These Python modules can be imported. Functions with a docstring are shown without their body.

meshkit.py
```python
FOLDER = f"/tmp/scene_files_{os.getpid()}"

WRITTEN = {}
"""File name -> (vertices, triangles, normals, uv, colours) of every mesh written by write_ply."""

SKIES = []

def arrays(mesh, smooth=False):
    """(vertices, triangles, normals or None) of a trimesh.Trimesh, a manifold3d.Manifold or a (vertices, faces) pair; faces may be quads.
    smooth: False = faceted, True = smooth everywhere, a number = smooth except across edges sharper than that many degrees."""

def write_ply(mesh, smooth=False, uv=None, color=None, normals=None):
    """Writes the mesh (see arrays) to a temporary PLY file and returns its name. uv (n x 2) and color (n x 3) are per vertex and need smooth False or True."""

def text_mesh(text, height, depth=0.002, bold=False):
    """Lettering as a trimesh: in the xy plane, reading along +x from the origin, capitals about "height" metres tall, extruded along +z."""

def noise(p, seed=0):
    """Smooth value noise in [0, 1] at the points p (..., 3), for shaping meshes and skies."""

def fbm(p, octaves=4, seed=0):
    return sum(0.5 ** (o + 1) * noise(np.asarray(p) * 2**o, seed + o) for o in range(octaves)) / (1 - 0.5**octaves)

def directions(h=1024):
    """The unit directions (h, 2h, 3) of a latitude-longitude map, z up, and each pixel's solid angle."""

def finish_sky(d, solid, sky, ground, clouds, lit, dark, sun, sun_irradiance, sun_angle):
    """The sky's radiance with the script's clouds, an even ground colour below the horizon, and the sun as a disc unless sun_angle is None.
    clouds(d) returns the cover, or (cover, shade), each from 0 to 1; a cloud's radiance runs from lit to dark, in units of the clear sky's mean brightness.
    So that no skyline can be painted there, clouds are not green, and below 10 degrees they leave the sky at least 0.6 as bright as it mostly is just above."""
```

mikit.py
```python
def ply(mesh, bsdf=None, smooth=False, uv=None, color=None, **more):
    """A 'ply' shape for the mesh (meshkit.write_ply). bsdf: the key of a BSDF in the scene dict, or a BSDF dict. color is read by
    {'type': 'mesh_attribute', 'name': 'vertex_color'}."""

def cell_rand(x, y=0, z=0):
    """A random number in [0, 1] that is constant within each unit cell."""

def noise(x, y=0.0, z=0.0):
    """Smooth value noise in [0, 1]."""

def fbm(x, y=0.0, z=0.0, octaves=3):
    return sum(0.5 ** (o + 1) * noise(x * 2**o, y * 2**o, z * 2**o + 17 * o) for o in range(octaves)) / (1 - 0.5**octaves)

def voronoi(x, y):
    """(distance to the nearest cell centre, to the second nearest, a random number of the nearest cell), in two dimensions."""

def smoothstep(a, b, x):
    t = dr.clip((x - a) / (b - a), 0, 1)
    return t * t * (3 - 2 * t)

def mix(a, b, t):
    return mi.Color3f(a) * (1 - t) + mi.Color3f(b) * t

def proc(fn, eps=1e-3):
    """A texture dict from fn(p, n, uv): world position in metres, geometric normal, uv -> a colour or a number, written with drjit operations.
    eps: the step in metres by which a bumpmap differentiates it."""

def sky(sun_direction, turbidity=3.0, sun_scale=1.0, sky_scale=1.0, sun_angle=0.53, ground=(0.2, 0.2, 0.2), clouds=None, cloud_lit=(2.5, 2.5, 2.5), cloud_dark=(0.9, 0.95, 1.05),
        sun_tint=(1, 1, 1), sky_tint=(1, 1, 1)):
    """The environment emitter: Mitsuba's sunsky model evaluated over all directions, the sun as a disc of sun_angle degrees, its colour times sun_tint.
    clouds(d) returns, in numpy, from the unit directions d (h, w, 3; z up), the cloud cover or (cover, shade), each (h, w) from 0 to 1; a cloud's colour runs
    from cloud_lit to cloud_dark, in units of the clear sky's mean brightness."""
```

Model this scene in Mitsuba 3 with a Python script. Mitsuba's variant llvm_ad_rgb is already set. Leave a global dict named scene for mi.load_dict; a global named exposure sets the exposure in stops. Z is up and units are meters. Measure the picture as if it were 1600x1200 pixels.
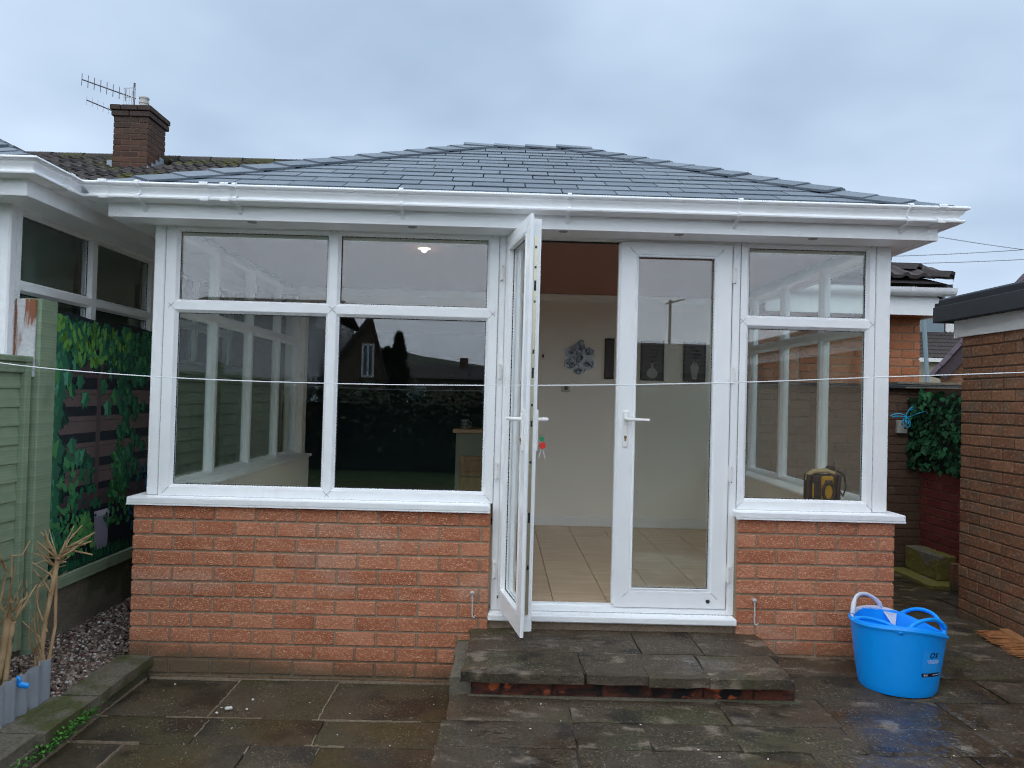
"""Rear of a brick bungalow with a white slate-roofed conservatory, on a wet overcast day."""
import math, random
import numpy as np, trimesh, mitsuba as mi, drjit as dr, mikit, meshkit
import shapely.geometry as sg
from mikit import noise, fbm, voronoi, cell_rand, smoothstep, mix, proc
from scipy.spatial import ConvexHull

T = mi.ScalarTransform4f
scene, labels = {}, {}
rng = np.random.default_rng(7)
random.seed(7)

# ------------------------------------------------------------------ camera, sky, exposure
exposure = 1.68
CAM = np.array([2.00484, -4.26346, 1.55802])
yaw, pitch, roll = map(math.radians, (0.77700, 1.05632, 1.53172))
fwd = np.array([math.sin(yaw) * math.cos(pitch), math.cos(yaw) * math.cos(pitch), math.sin(pitch)])
right = np.array([math.cos(yaw), -math.sin(yaw), 0.0])
upv = np.cross(right, fwd)
upv = -math.sin(roll) * right + math.cos(roll) * upv
scene['camera'] = {'type': 'perspective', 'fov': math.degrees(2 * math.atan(800 / 1200.0)), 'fov_axis': 'x', 'near_clip': 0.05, 'far_clip': 3000.0,
                   'to_world': T().look_at(origin=CAM.tolist(), target=(CAM + fwd).tolist(), up=upv.tolist())}


SUN = np.array([-0.30, -0.66, 0.62])


def clouds(d):
    # overcast sky, brighter on the side where the sun stands behind the cloud, with soft cloud masses
    e = np.clip(d[..., 2], 0, 1)
    q = d / (0.25 + e[..., None])
    n = meshkit.fbm(q * np.array([1.3, 1.3, 1.3]) + 11.3, 5, 3) - 0.5
    m = meshkit.fbm(q * 3.1 + 4.0, 4, 9) - 0.5
    g = np.clip((d @ (SUN / np.linalg.norm(SUN)) + 0.45) / 1.25, 0, 1)
    g = g * g * (3 - 2 * g)
    return np.ones_like(e), np.clip(0.90 - 0.82 * g - 0.08 * e + 0.52 * n + 0.26 * m, 0, 1)


scene['sky'] = mikit.sky(SUN, turbidity=3, sun_scale=0.10, sun_angle=40, sun_tint=(0.92, 0.98, 1.10), clouds=clouds,
                         cloud_lit=(5.0, 5.75, 6.6), cloud_dark=(1.42, 1.90, 2.58), ground=(0.12, 0.12, 0.11))


# ------------------------------------------------------------------ helpers
def rgb(c):
    return {'type': 'rgb', 'value': [float(v) for v in c]}


def mat(name, base, rough=0.6, metal=0.0, spec=0.5, bump=None, two=True, **kw):
    d = {'type': 'principled', 'base_color': base if isinstance(base, dict) else rgb(base), 'roughness': rough, 'metallic': metal, 'specular': spec, **kw}
    if bump is not None:
        d = {'type': 'bumpmap', 'arbitrary': bump, 'bsdf': d, 'scale': 1.0}
    scene[name] = {'type': 'twosided', 'bsdf': d} if two else d
    return name


_cols = {}


def col(c, rough=0.5, metal=0.0, spec=0.5):
    k = (tuple(c), rough, metal, spec)
    if k not in _cols:
        _cols[k] = mat(f'plain_bsdf_{len(_cols)}', c, rough, metal, spec)
    return _cols[k]


_n = {}


def num(base):
    _n[base] = _n.get(base, -1) + 1
    return base if _n[base] == 0 else f'{base}_{_n[base]:03d}'


def tag(key, label, cat, group=None):
    labels[key] = {'label': label, 'category': cat}
    if group:
        labels[key]['group'] = group


def structure(key, kind='structure'):
    labels[key] = {'kind': kind}


def part_label(key, label):
    labels.setdefault(key, {})['label'] = label


def stuff_part(key):
    labels.setdefault(key, {})['kind'] = 'stuff'


def thing(base, label, cat, group=None):
    k = num(base)
    tag(k, label, cat, group)
    return k


SIGNS = np.array([[sx, sy, sz] for sx in (-1, 1) for sy in (-1, 1) for sz in (-1, 1)], float)
_tpl = np.concatenate([[s * np.where(np.arange(3) == a, 1.0, 0.8) for a in range(3)] for s in SIGNS])
_hull = ConvexHull(_tpl)
CF = []
for simp, eq in zip(_hull.simplices, _hull.equations):
    a, b, c = _tpl[simp]
    CF.append(simp if np.dot(np.cross(b - a, c - a), eq[:3]) > 0 else simp[::-1])
CF = np.array(CF)
CMASK = np.array([np.arange(3) != a for _ in SIGNS for a in range(3)], float)
CSIGN = np.repeat(SIGNS, 3, axis=0)
BF = np.array([[0, 1, 3], [0, 3, 2], [4, 6, 7], [4, 7, 5], [0, 4, 5], [0, 5, 1], [2, 3, 7], [2, 7, 6], [0, 2, 6], [0, 6, 4], [1, 5, 7], [1, 7, 3]])


def box(x0, x1, y0, y1, z0, z1, c=0.0):
    lo, hi = np.array([x0, y0, z0], float), np.array([x1, y1, z1], float)
    m, h = (lo + hi) / 2, np.abs(hi - lo) / 2
    if c <= 0:
        return m + SIGNS * h, BF
    c = min(c, h.min() * 0.9)
    return m + CSIGN * (h - c * CMASK), CF


def cat(*ms):
    V, F, n = [], [], 0
    for v, f in ms:
        V.append(np.asarray(v, float)); F.append(np.asarray(f) + n); n += len(v)
    return np.vstack(V), np.vstack(F)


def tm(mesh):
    return np.asarray(mesh.vertices, float), np.asarray(mesh.faces)


def xf(m, M):
    v, f = m
    v = v @ M[:3, :3].T + M[:3, 3]
    return v, (f[:, ::-1] if np.linalg.det(M[:3, :3]) < 0 else f)


def frame4(o, ex, ey, ez):
    M = np.eye(4)
    M[:3, 0], M[:3, 1], M[:3, 2], M[:3, 3] = ex, ey, ez, o
    return M


def move(dx=0, dy=0, dz=0, rz=0, rx=0, ry=0):
    c, s = math.cos(rz), math.sin(rz)
    Z = np.array([[c, -s, 0], [s, c, 0], [0, 0, 1.0]])
    c, s = math.cos(rx), math.sin(rx)
    X = np.array([[1, 0, 0], [0, c, -s], [0, s, c]])
    c, s = math.cos(ry), math.sin(ry)
    Y = np.array([[c, 0, s], [0, 1, 0], [-s, 0, c]])
    M = np.eye(4); M[:3, :3] = Z @ Y @ X; M[:3, 3] = dx, dy, dz
    return M


def quad(a, b, c, d):
    return np.array([a, b, c, d], float), np.array([[0, 1, 2], [0, 2, 3]])


def cyl(p0, p1, r, n=10, r1=None):
    return tube([p0, p1], [r, r if r1 is None else r1], n)


def tube(P, R, n=8, cap=True):
    P = np.asarray(P, float)
    R = np.full(len(P), R) if np.isscalar(R) else np.asarray(R, float)
    t = np.gradient(P, axis=0); t /= np.linalg.norm(t, axis=1, keepdims=True) + 1e-12
    a = np.array([0, 0, 1.0]) if abs(t[0][2]) < 0.9 else np.array([1.0, 0, 0])
    V = []
    u = np.cross(t[0], a); u /= np.linalg.norm(u)
    for p, d, r in zip(P, t, R):
        u = u - d * (u @ d); u /= np.linalg.norm(u) + 1e-12
        w = np.cross(d, u)
        ang = np.arange(n) * 2 * np.pi / n
        V.append(p + r * (np.cos(ang)[:, None] * u + np.sin(ang)[:, None] * w))
    V = np.vstack(V); F = []
    for k in range(len(P) - 1):
        for i in range(n):
            j = (i + 1) % n
            F += [[k * n + i, k * n + j, (k + 1) * n + j], [k * n + i, (k + 1) * n + j, (k + 1) * n + i]]
    if cap:
        V = np.vstack([V, P[:1], P[-1:]]); a, b = len(V) - 2, len(V) - 1
        for i in range(n):
            j = (i + 1) % n
            F += [[a, j, i], [b, (len(P) - 1) * n + i, (len(P) - 1) * n + j]]
    return V, np.array(F)


def lathe(prof, n=24, sx=1.0, sy=1.0):
    """profile [(r, z)...] turned about z."""
    ang = np.arange(n) * 2 * np.pi / n
    V = np.vstack([np.stack([r * sx * np.cos(ang), r * sy * np.sin(ang), np.full(n, z)], 1) for r, z in prof])
    F = []
    for k in range(len(prof) - 1):
        for i in range(n):
            j = (i + 1) % n
            F += [[k * n + i, k * n + j, (k + 1) * n + j], [k * n + i, (k + 1) * n + j, (k + 1) * n + i]]
    return V, np.array(F)


def extr(poly, d):
    """shapely polygon in (u, z) extruded along +depth: returns verts (u, depth, z)."""
    out = []
    for g in getattr(poly, 'geoms', [poly]):
        if g.is_empty or g.area < 1e-7:
            continue
        v, f = tm(trimesh.creation.extrude_polygon(g, d, engine='earcut'))
        out.append((np.stack([v[:, 0], v[:, 2], v[:, 1]], 1), f[:, ::-1]))
    return cat(*out)


def rect(u0, u1, z0, z1):
    return sg.box(u0, z0, u1, z1)


def add(key, mesh, bsdf, smooth=False, uv=None, M=None, **kw):
    if M is not None and isinstance(mesh, tuple):
        mesh = xf(mesh, M)
    if uv is not None and not isinstance(uv, np.ndarray):
        uv = np.tile(np.asarray(uv, float), (len(mesh[0]), 1))
    scene[key] = mikit.ply(mesh, bsdf, smooth=smooth, uv=uv, **kw)
    return key


def child(parent, name, mesh, bsdf, **kw):
    return add(num(f'{parent}__{name}'), mesh, bsdf, **kw)


def copy(parent, name, ply_dict, M):
    k = num(f'{parent}__{name}')
    scene[k] = {**ply_dict, 'to_world': T(M.tolist())}
    return k


# ------------------------------------------------------------------ materials
def F(x):
    return mi.Float(x)


def brick_col(p, n, uv):
    t, k = uv.x, uv.y
    g = noise(p.x * 190, p.y * 190, p.z * 190)
    g2 = noise(p.x * 70 + 9, p.y * 70, p.z * 70)
    lo = fbm(p.x * 7, p.y * 7, p.z * 9 + t * 40)
    c0 = mix((0.325, 0.102, 0.050), (0.495, 0.198, 0.112), t * 0.78 + (lo - 0.5) * 0.8 + 0.10)
    c0 = mix(c0, (0.42, 0.27, 0.21), smoothstep(0.58, 0.72, fbm(p.x * 2.6 + 3, p.y * 2.6, p.z * 4, 4)) * 0.35)
    c0 = mix(c0, (0.66, 0.42, 0.27), smoothstep(0.64, 0.78, g) * 0.8)
    c0 = mix(c0, (0.17, 0.055, 0.035), smoothstep(0.66, 0.85, g2) * 0.45)
    c1 = mix((0.19, 0.085, 0.050), (0.30, 0.145, 0.080), t)
    c1 = mix(c1, (0.17, 0.125, 0.085), smoothstep(0.45, 0.7, lo) * 0.7)
    c1 = mix(c1, (0.34, 0.20, 0.12), smoothstep(0.70, 0.85, g2) * 0.4)
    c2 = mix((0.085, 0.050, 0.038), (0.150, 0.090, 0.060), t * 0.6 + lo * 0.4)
    c3 = mix((0.135, 0.030, 0.026), (0.235, 0.062, 0.050), t * 0.6 + lo * 0.4)
    c4 = mix((0.37, 0.135, 0.065), (0.48, 0.190, 0.095), t)
    c4 = mix(c4, (0.28, 0.16, 0.11), smoothstep(0.5, 0.75, lo) * 0.4)
    c5 = mix((0.052, 0.032, 0.027), (0.125, 0.064, 0.045), t * 0.6 + lo * 0.4)
    c5 = mix(c5, (0.06, 0.048, 0.042), smoothstep(4.95, 5.55, p.z + lo * 0.5) * 0.75)
    l6 = fbm(p.x * 15 + t * 7, p.y * 15, p.z * 24, 5)
    c6 = mix(mix((0.018, 0.015, 0.016), (0.115, 0.038, 0.024), smoothstep(0.35, 0.65, fbm(p.x * 9, p.y * 9, p.z * 14 + t * 9, 4))), (0.36, 0.088, 0.034), smoothstep(0.56, 0.66, l6 + 0.34 * (t - 0.70)))
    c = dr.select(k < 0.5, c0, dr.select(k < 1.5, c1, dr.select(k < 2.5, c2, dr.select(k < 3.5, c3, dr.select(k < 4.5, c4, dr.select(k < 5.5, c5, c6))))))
    c = c * (0.80 + 0.4 * g2)
    # green-black damp growth low on the walls
    d = smoothstep(0.14, -0.03, p.z - 0.10 * smoothstep(1.2, 0.2, p.x) * smoothstep(-0.2, 0.0, p.y) - 0.13 * smoothstep(2.2, 2.9, p.x)) * smoothstep(0.35, 0.62, fbm(p.x * 3.1, p.y * 3.1, p.z * 5) + 0.22 * smoothstep(0.25, -0.02, p.z - 0.15 * smoothstep(2.2, 2.9, p.x)))
    d = d * dr.select(k > 5.5, 0.0, 1.0)
    return mix(c, (0.085, 0.075, 0.045), d * 0.85)


def brick_bump(p, n, uv):
    return 0.0016 * noise(p.x * 120, p.y * 120, p.z * 120) + 0.0012 * noise(p.x * 45, p.y * 45, p.z * 45)


mat('brick_bsdf', proc(brick_col), 0.85, spec=0.25, bump=proc(brick_bump, 2e-3))


def mortar_col(p, n, uv):
    g = noise(p.x * 90, p.y * 90, p.z * 90)
    lo = fbm(p.x * 4, p.y * 4, p.z * 4)
    c = mix((0.235, 0.175, 0.125), (0.345, 0.270, 0.200), lo)
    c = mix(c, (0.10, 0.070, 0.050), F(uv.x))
    c = mix(c, (0.09, 0.08, 0.05), smoothstep(0.25, 0.0, p.z) * dr.select(dr.abs(F(uv.x) - 0.10) < 0.01, 0.25, 0.7))
    return c * (0.75 + 0.5 * g)


mat('mortar_bsdf', proc(mortar_col), 0.95, spec=0.1)


def upvc_col(p, n, uv):
    s = fbm(p.x * 3, p.y * 3, p.z * 1.2)
    v = smoothstep(0.62, 0.85, noise(p.x * 55, p.y * 55, p.z * 2.0) * 0.55 + s * 0.5)
    return mix((0.82, 0.83, 0.845), (0.70, 0.70, 0.67), v * 0.22)


mat('upvc_bsdf', proc(upvc_col), 0.30, spec=0.45)


def slate_col(p, n, uv):
    lo = fbm(p.x * 5, p.y * 5, p.z * 8)
    g = noise(p.x * 130, p.y * 130, p.z * 130)
    c = mix((0.098, 0.120, 0.148), (0.162, 0.190, 0.222), F(uv.x) * 0.55 + lo * 0.45)
    return c * (0.86 + 0.28 * g)


def slate_bump(p, n, uv):
    return 0.0022 * fbm(p.x * 30, p.y * 30, p.z * 30)


mat('slate_bsdf', proc(slate_col), 0.62, spec=0.42, bump=proc(slate_bump, 3e-3))


def rooftile_col(p, n, uv):
    lo = fbm(p.x * 2.2, p.y * 2.2, p.z * 2.2)
    g = noise(p.x * 60, p.y * 60, p.z * 60)
    c = mix((0.026, 0.023, 0.023), (0.072, 0.060, 0.057), F(uv.x))
    c = mix(c, (0.075, 0.075, 0.022), smoothstep(0.56, 0.72, lo + F(uv.y) * 0.08) * F(uv.y) * 0.8)
    return c * (0.7 + 0.6 * g)


mat('rooftile_bsdf', proc(rooftile_col), 0.8, spec=0.3)


def stone_col(p, n, uv):
    t = F(uv.x)
    lo = fbm(p.x * 2.6 + t * 30, p.y * 4.2, p.z * 3, 4)
    md = fbm(p.x * 9 + t * 11, p.y * 16, p.z * 9, 4)
    g = noise(p.x * 140, p.y * 140, p.z * 140)
    c = mix((0.024, 0.017, 0.011), (0.092, 0.068, 0.046), t * 0.40 + md * 0.75)
    c = mix(c, (0.070, 0.052, 0.036), smoothstep(0.48, 0.72, lo) * 0.7)
    c = mix(c, (0.052, 0.055, 0.022), smoothstep(0.50, 0.72, fbm(p.x * 1.9 + 7, p.y * 1.9, t * 5)) * 0.55)
    c = mix(c, (0.215, 0.170, 0.130), smoothstep(0.54, 0.70, md) * smoothstep(0.42, 0.58, fbm(p.x * 4 + 3, p.y * 7, t * 9)) * 0.70)
    c = mix(c, (0.016, 0.014, 0.013), smoothstep(0.56, 0.70, fbm(p.x * 5 + 1, p.y * 6, t * 4 + 2, 4)) * 0.7)
    c = mix(c, (0.20, 0.185, 0.155), smoothstep(0.80, 0.90, g) * 0.35)
    return c * (0.65 + 0.7 * g)


WET = 55.3


def stone_rough(p, n, uv):
    w = fbm(p.x * 2.1 + WET, p.y * 2.1, 0.5)
    m = fbm(p.x * 24, p.y * 24, p.z * 24)
    return dr.clip(0.60 - 0.50 * smoothstep(0.43, 0.62, w) + 0.40 * (m - 0.42), 0.11, 0.90)


def stone_bump(p, n, uv):
    r = fbm(p.x * 7 + F(uv.x) * 9, p.y * 12, p.z * 7, 4)
    return 0.012 * r + 0.0025 * noise(p.x * 75, p.y * 75, p.z * 75)


mat('stone_bsdf', proc(stone_col), proc(stone_rough), spec=0.42, bump=proc(stone_bump, 3e-3))


def slab_col(p, n, uv):
    t = F(uv.x)
    lo = fbm(p.x * 2.3 + t * 13, p.y * 2.3, 0, 4)
    md = fbm(p.x * 11, p.y * 11, p.z * 11, 3)
    g = noise(p.x * 160, p.y * 160, p.z * 160)
    c = mix((0.036, 0.027, 0.017), (0.094, 0.073, 0.046), t * 0.35 + md * 0.65)
    c = mix(c, (0.050, 0.044, 0.014), smoothstep(0.46, 0.68, lo) * 0.55)
    c = mix(c, (0.024, 0.020, 0.016), smoothstep(0.52, 0.68, fbm(p.x * 3.4, p.y * 3.4, t * 3 + 4, 4)) * 0.75)
    c = mix(c, (0.23, 0.22, 0.19), smoothstep(0.83, 0.93, g) * 0.5)
    return c * (0.65 + 0.7 * g)


def slab_rough(p, n, uv):
    return dr.clip(0.70 - 0.54 * smoothstep(0.42, 0.64, fbm(p.x * 1.7 + 2, p.y * 1.7, F(uv.x))) + 0.3 * (noise(p.x * 60, p.y * 60) - 0.5), 0.16, 0.9)


def slab_bump(p, n, uv):
    return 0.0026 * noise(p.x * 85, p.y * 85, p.z * 85) + 0.004 * fbm(p.x * 9, p.y * 9, p.z * 9)


mat('slab_bsdf', proc(slab_col), proc(slab_rough), spec=0.45, bump=proc(slab_bump, 3e-3))


def concrete_col(p, n, uv):
    lo = fbm(p.x * 3, p.y * 3, p.z * 6, 4)
    g = noise(p.x * 110, p.y * 110, p.z * 110)
    c = mix((0.090, 0.078, 0.058), (0.21, 0.185, 0.145), lo * 0.8 + F(uv.x) * 0.3)
    c = mix(c, mix((0.075, 0.080, 0.028), (0.17, 0.150, 0.045), F(uv.y) - 1.0), dr.clip(smoothstep(0.48, 0.68, fbm(p.x * 5 + 3, p.y * 5, p.z * 5) + 0.1 * dr.maximum(F(uv.y) - 1, 0)) * F(uv.y), 0, 1))
    return c * (0.7 + 0.6 * g)


mat('concrete_bsdf', proc(concrete_col), 0.85, spec=0.2, bump=proc(lambda p, n, uv: 0.003 * fbm(p.x * 40, p.y * 40, p.z * 40), 3e-3))


def paint_col(p, n, uv):
    g = fbm(p.x * 9, p.y * 9, p.z * 9)
    st = noise(p.x * 3, p.y * 3, p.z * 140)
    c = mix((0.205, 0.275, 0.180), (0.265, 0.340, 0.225), g)
    c = c * (0.80 + 0.30 * st)
    c = mix(c, (0.090, 0.115, 0.075), smoothstep(0.60, 0.78, fbm(p.x * 5, p.y * 5, p.z * 2.2, 4)) * 0.5)
    return mix(c, (0.36, 0.38, 0.33), smoothstep(0.90, 0.95, noise(p.x * 90, p.y * 90, p.z * 90)) * 0.5)


mat('green_paint_bsdf', proc(paint_col), 0.6, spec=0.35)


def oldpost_col(p, n, uv):
    s = fbm(p.x * 30, p.y * 30, p.z * 3.5, 4)
    c = mix((0.42, 0.43, 0.44), (0.56, 0.57, 0.58), noise(p.x * 80, p.y * 80, p.z * 80))
    return mix(c, (0.24, 0.10, 0.055), smoothstep(0.50, 0.60, s))


mat('old_post_bsdf', proc(oldpost_col), 0.85, spec=0.2)


def pebble_col(p, n, uv):
    t, k = F(uv.x), F(uv.y)
    c = mix((0.070, 0.050, 0.040), (0.36, 0.275, 0.225), t * t)
    c = mix(c, (0.50, 0.47, 0.44), smoothstep(0.88, 0.96, k))
    c = mix(c, (0.13, 0.055, 0.040), smoothstep(0.14, 0.05, k))
    return c * (0.75 + 0.5 * noise(p.x * 150, p.y * 150, p.z * 150))


mat('pebble_bsdf', proc(pebble_col), 0.42, spec=0.5)


def tilefloor_col(p, n, uv):
    a = noise(p.x * 5 + F(uv.x) * 50, p.y * 60, 0)
    b = fbm(p.x * 9 + F(uv.x) * 31, p.y * 30, 2)
    return mix((0.50, 0.345, 0.215), (0.68, 0.52, 0.36), 0.25 * F(uv.x) + 0.45 * a + 0.3 * b)


mat('floor_tile_bsdf', proc(tilefloor_col), 0.35, spec=0.45)


def twig_col(p, n, uv):
    g = noise(p.x * 40, p.y * 40, p.z * 14)
    c = mix((0.27, 0.175, 0.090), (0.50, 0.345, 0.195), g)
    return mix(c, (0.10, 0.085, 0.045), smoothstep(0.60, 0.8, fbm(p.x * 22, p.y * 22, p.z * 22)))


mat('twig_bsdf', proc(twig_col), 0.8, spec=0.25)


def leaf_col(p, n, uv):
    t, k = F(uv.x), F(uv.y)
    c = mix((0.006, 0.040, 0.016), (0.026, 0.150, 0.050), t)
    c = dr.select(k > 0.5, mix((0.040, 0.150, 0.018), (0.085, 0.270, 0.040), t), c)
    return dr.select(k > 1.5, mix((0.014, 0.032, 0.012), (0.075, 0.110, 0.040), t * t), c)


mat('leaf_bsdf', proc(leaf_col), 0.6, spec=0.3)


def soil_col(p, n, uv):
    g = noise(p.x * 45, p.y * 45, p.z * 45)
    return mix((0.030, 0.024, 0.018), (0.075, 0.060, 0.045), g * 0.6 + 0.4 * fbm(p.x * 6, p.y * 6, 1))


mat('soil_bsdf', proc(soil_col), 0.9, spec=0.2)


def lawn_col(p, n, uv):
    return mix((0.020, 0.036, 0.012), (0.048, 0.070, 0.024), fbm(p.x * 3, p.y * 3, 1, 5))


mat('lawn_bsdf', proc(lawn_col), 0.9, spec=0.2)


def hill_col(p, n, uv):
    return mix((0.060, 0.075, 0.050), (0.105, 0.110, 0.085), fbm(p.x * 0.02, p.y * 0.02, p.z * 0.03, 4))


mat('hill_bsdf', proc(hill_col), 0.95, spec=0.1)


def corr_col(p, n, uv):
    s = noise(p.x * 60, p.y * 60, p.z * 4)
    return mix((0.20, 0.23, 0.26), (0.33, 0.36, 0.40), s * 0.6 + 0.4 * fbm(p.x * 10, p.y * 10, p.z * 10))


mat('corrugated_bsdf', proc(corr_col), 0.45, spec=0.5)


def tub_white(p, n, uv):
    # plaster dust on the inner tub's rim and back handle
    d = smoothstep(0.50, 0.66, fbm(p.x * 26, p.y * 26, p.z * 26) * 0.5 + F(uv.x) * 0.52)
    return mix((0.0, 0.31, 0.90), (0.62, 0.66, 0.72), d)


mat('dusty_blue_bsdf', proc(tub_white), 0.5, spec=0.4)
UPVC, BLUE = 'upvc_bsdf', mat('tub_blue_bsdf', (0.0, 0.30, 0.90), 0.38, spec=0.5)
WALLPAINT = mat('wall_paint_bsdf', (0.87, 0.82, 0.74), 0.8, spec=0.2)
WHITEPAINT = mat('white_paint_bsdf', (0.80, 0.79, 0.77), 0.55, spec=0.3)
PLASTER = mat('pink_plaster_bsdf', (0.33, 0.180, 0.150), 0.9, spec=0.1)
BLACK = col((0.012, 0.013, 0.015), 0.55)
STEEL = col((0.62, 0.62, 0.62), 0.4, 0.3)
BRASSY = col((0.62, 0.58, 0.42), 0.35, 1.0)
DARKWOOD = col((0.020, 0.022, 0.025), 0.7)
GASKET = col((0.03, 0.032, 0.035), 0.6)
scene['glass_bsdf'] = {'type': 'thindielectric', 'int_ior': 1.80, 'ext_ior': 1.0, 'specular_transmittance': rgb((0.91, 0.97, 0.935))}
GLASS = 'glass_bsdf'


# ------------------------------------------------------------------ ground and paving
child_n = {}
add('ground', cat(quad((-400, -400, -0.16), (400, -400, -0.16), (400, 400, -0.16), (-400, 400, -0.16))), 'lawn_bsdf'); structure('ground')

add('concrete_patio', box(0.10, 1.80, -9, 0.05, -0.15, -0.034), 'soil_bsdf'); structure('concrete_patio')


def wobble_slab(x0, x1, y0, y1, z0, z1, amp, edge, seed, nx=10, ny=8, tilt=None):
    """A paving slab with an uneven top and slightly irregular edges."""
    r = np.random.default_rng(seed)
    u, v = np.meshgrid(np.linspace(0, 1, nx), np.linspace(0, 1, ny), indexing='ij')
    x, y = x0 + (x1 - x0) * u, y0 + (y1 - y0) * v
    q = np.stack([x * 9, y * 9, np.full_like(x, seed % 97)], -1)
    jx, jy = (meshkit.noise(q, 1) - 0.5) * 2 * edge, (meshkit.noise(q, 2) - 0.5) * 2 * edge
    b = (u == 0) | (u == 1); c = (v == 0) | (v == 1)
    x, y = np.where(b, x + jx, x), np.where(c, y + jy, y)
    t = tilt or (r.normal() * 0.004, r.normal() * 0.004)
    z = z1 + (meshkit.fbm(q * 0.8, 3, 5) - 0.5) * 2 * amp + (u - 0.5) * t[0] + (v - 0.5) * t[1] - np.where(b | c, 0.004, 0)
    V = np.concatenate([np.stack([x, y, z], -1).reshape(-1, 3), np.stack([x, y, np.full_like(x, z0)], -1).reshape(-1, 3)])
    N, Fc = nx * ny, []
    I = np.arange(N).reshape(nx, ny)
    for i in range(nx - 1):
        for j in range(ny - 1):
            Fc += [[I[i, j], I[i + 1, j], I[i + 1, j + 1]], [I[i, j], I[i + 1, j + 1], I[i, j + 1]]]
    ring = np.concatenate([I[:, 0], I[-1, 1:], I[-2::-1, -1], I[0, -2:0:-1]])
    for a, bb in zip(ring, np.roll(ring, -1)):
        Fc += [[a, N + a, N + bb], [a, N + bb, bb]]
    return V, np.array(Fc)


rows = [(-0.014, -0.510, [0.118, 0.628, 1.160, 1.795]), (-0.518, -0.786, [0.118, 0.650, 1.195, 1.790]), (-0.794, -1.300, [0.118, 0.372, 0.930, 1.238, 1.785]),
        (-1.308, -1.80, [0.118, 0.65, 1.2, 1.78]), (-1.808, -2.3, [0.118, 0.4, 1.0, 1.78]), (-2.308, -2.9, [0.118, 0.65, 1.2, 1.78])]
sd = 100
for y1, y0, xs in rows:
    for a, b in zip(xs[:-1], xs[1:]):
        sd += 1
        child('concrete_patio', 'paving_slab', wobble_slab(a + 0.001, b - 0.001, y0 - 0.003, y1 + 0.003, -0.10, -0.020, 0.003, 0.003, sd, 12, 9), 'slab_bsdf', uv=(rng.random(), 0))
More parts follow.
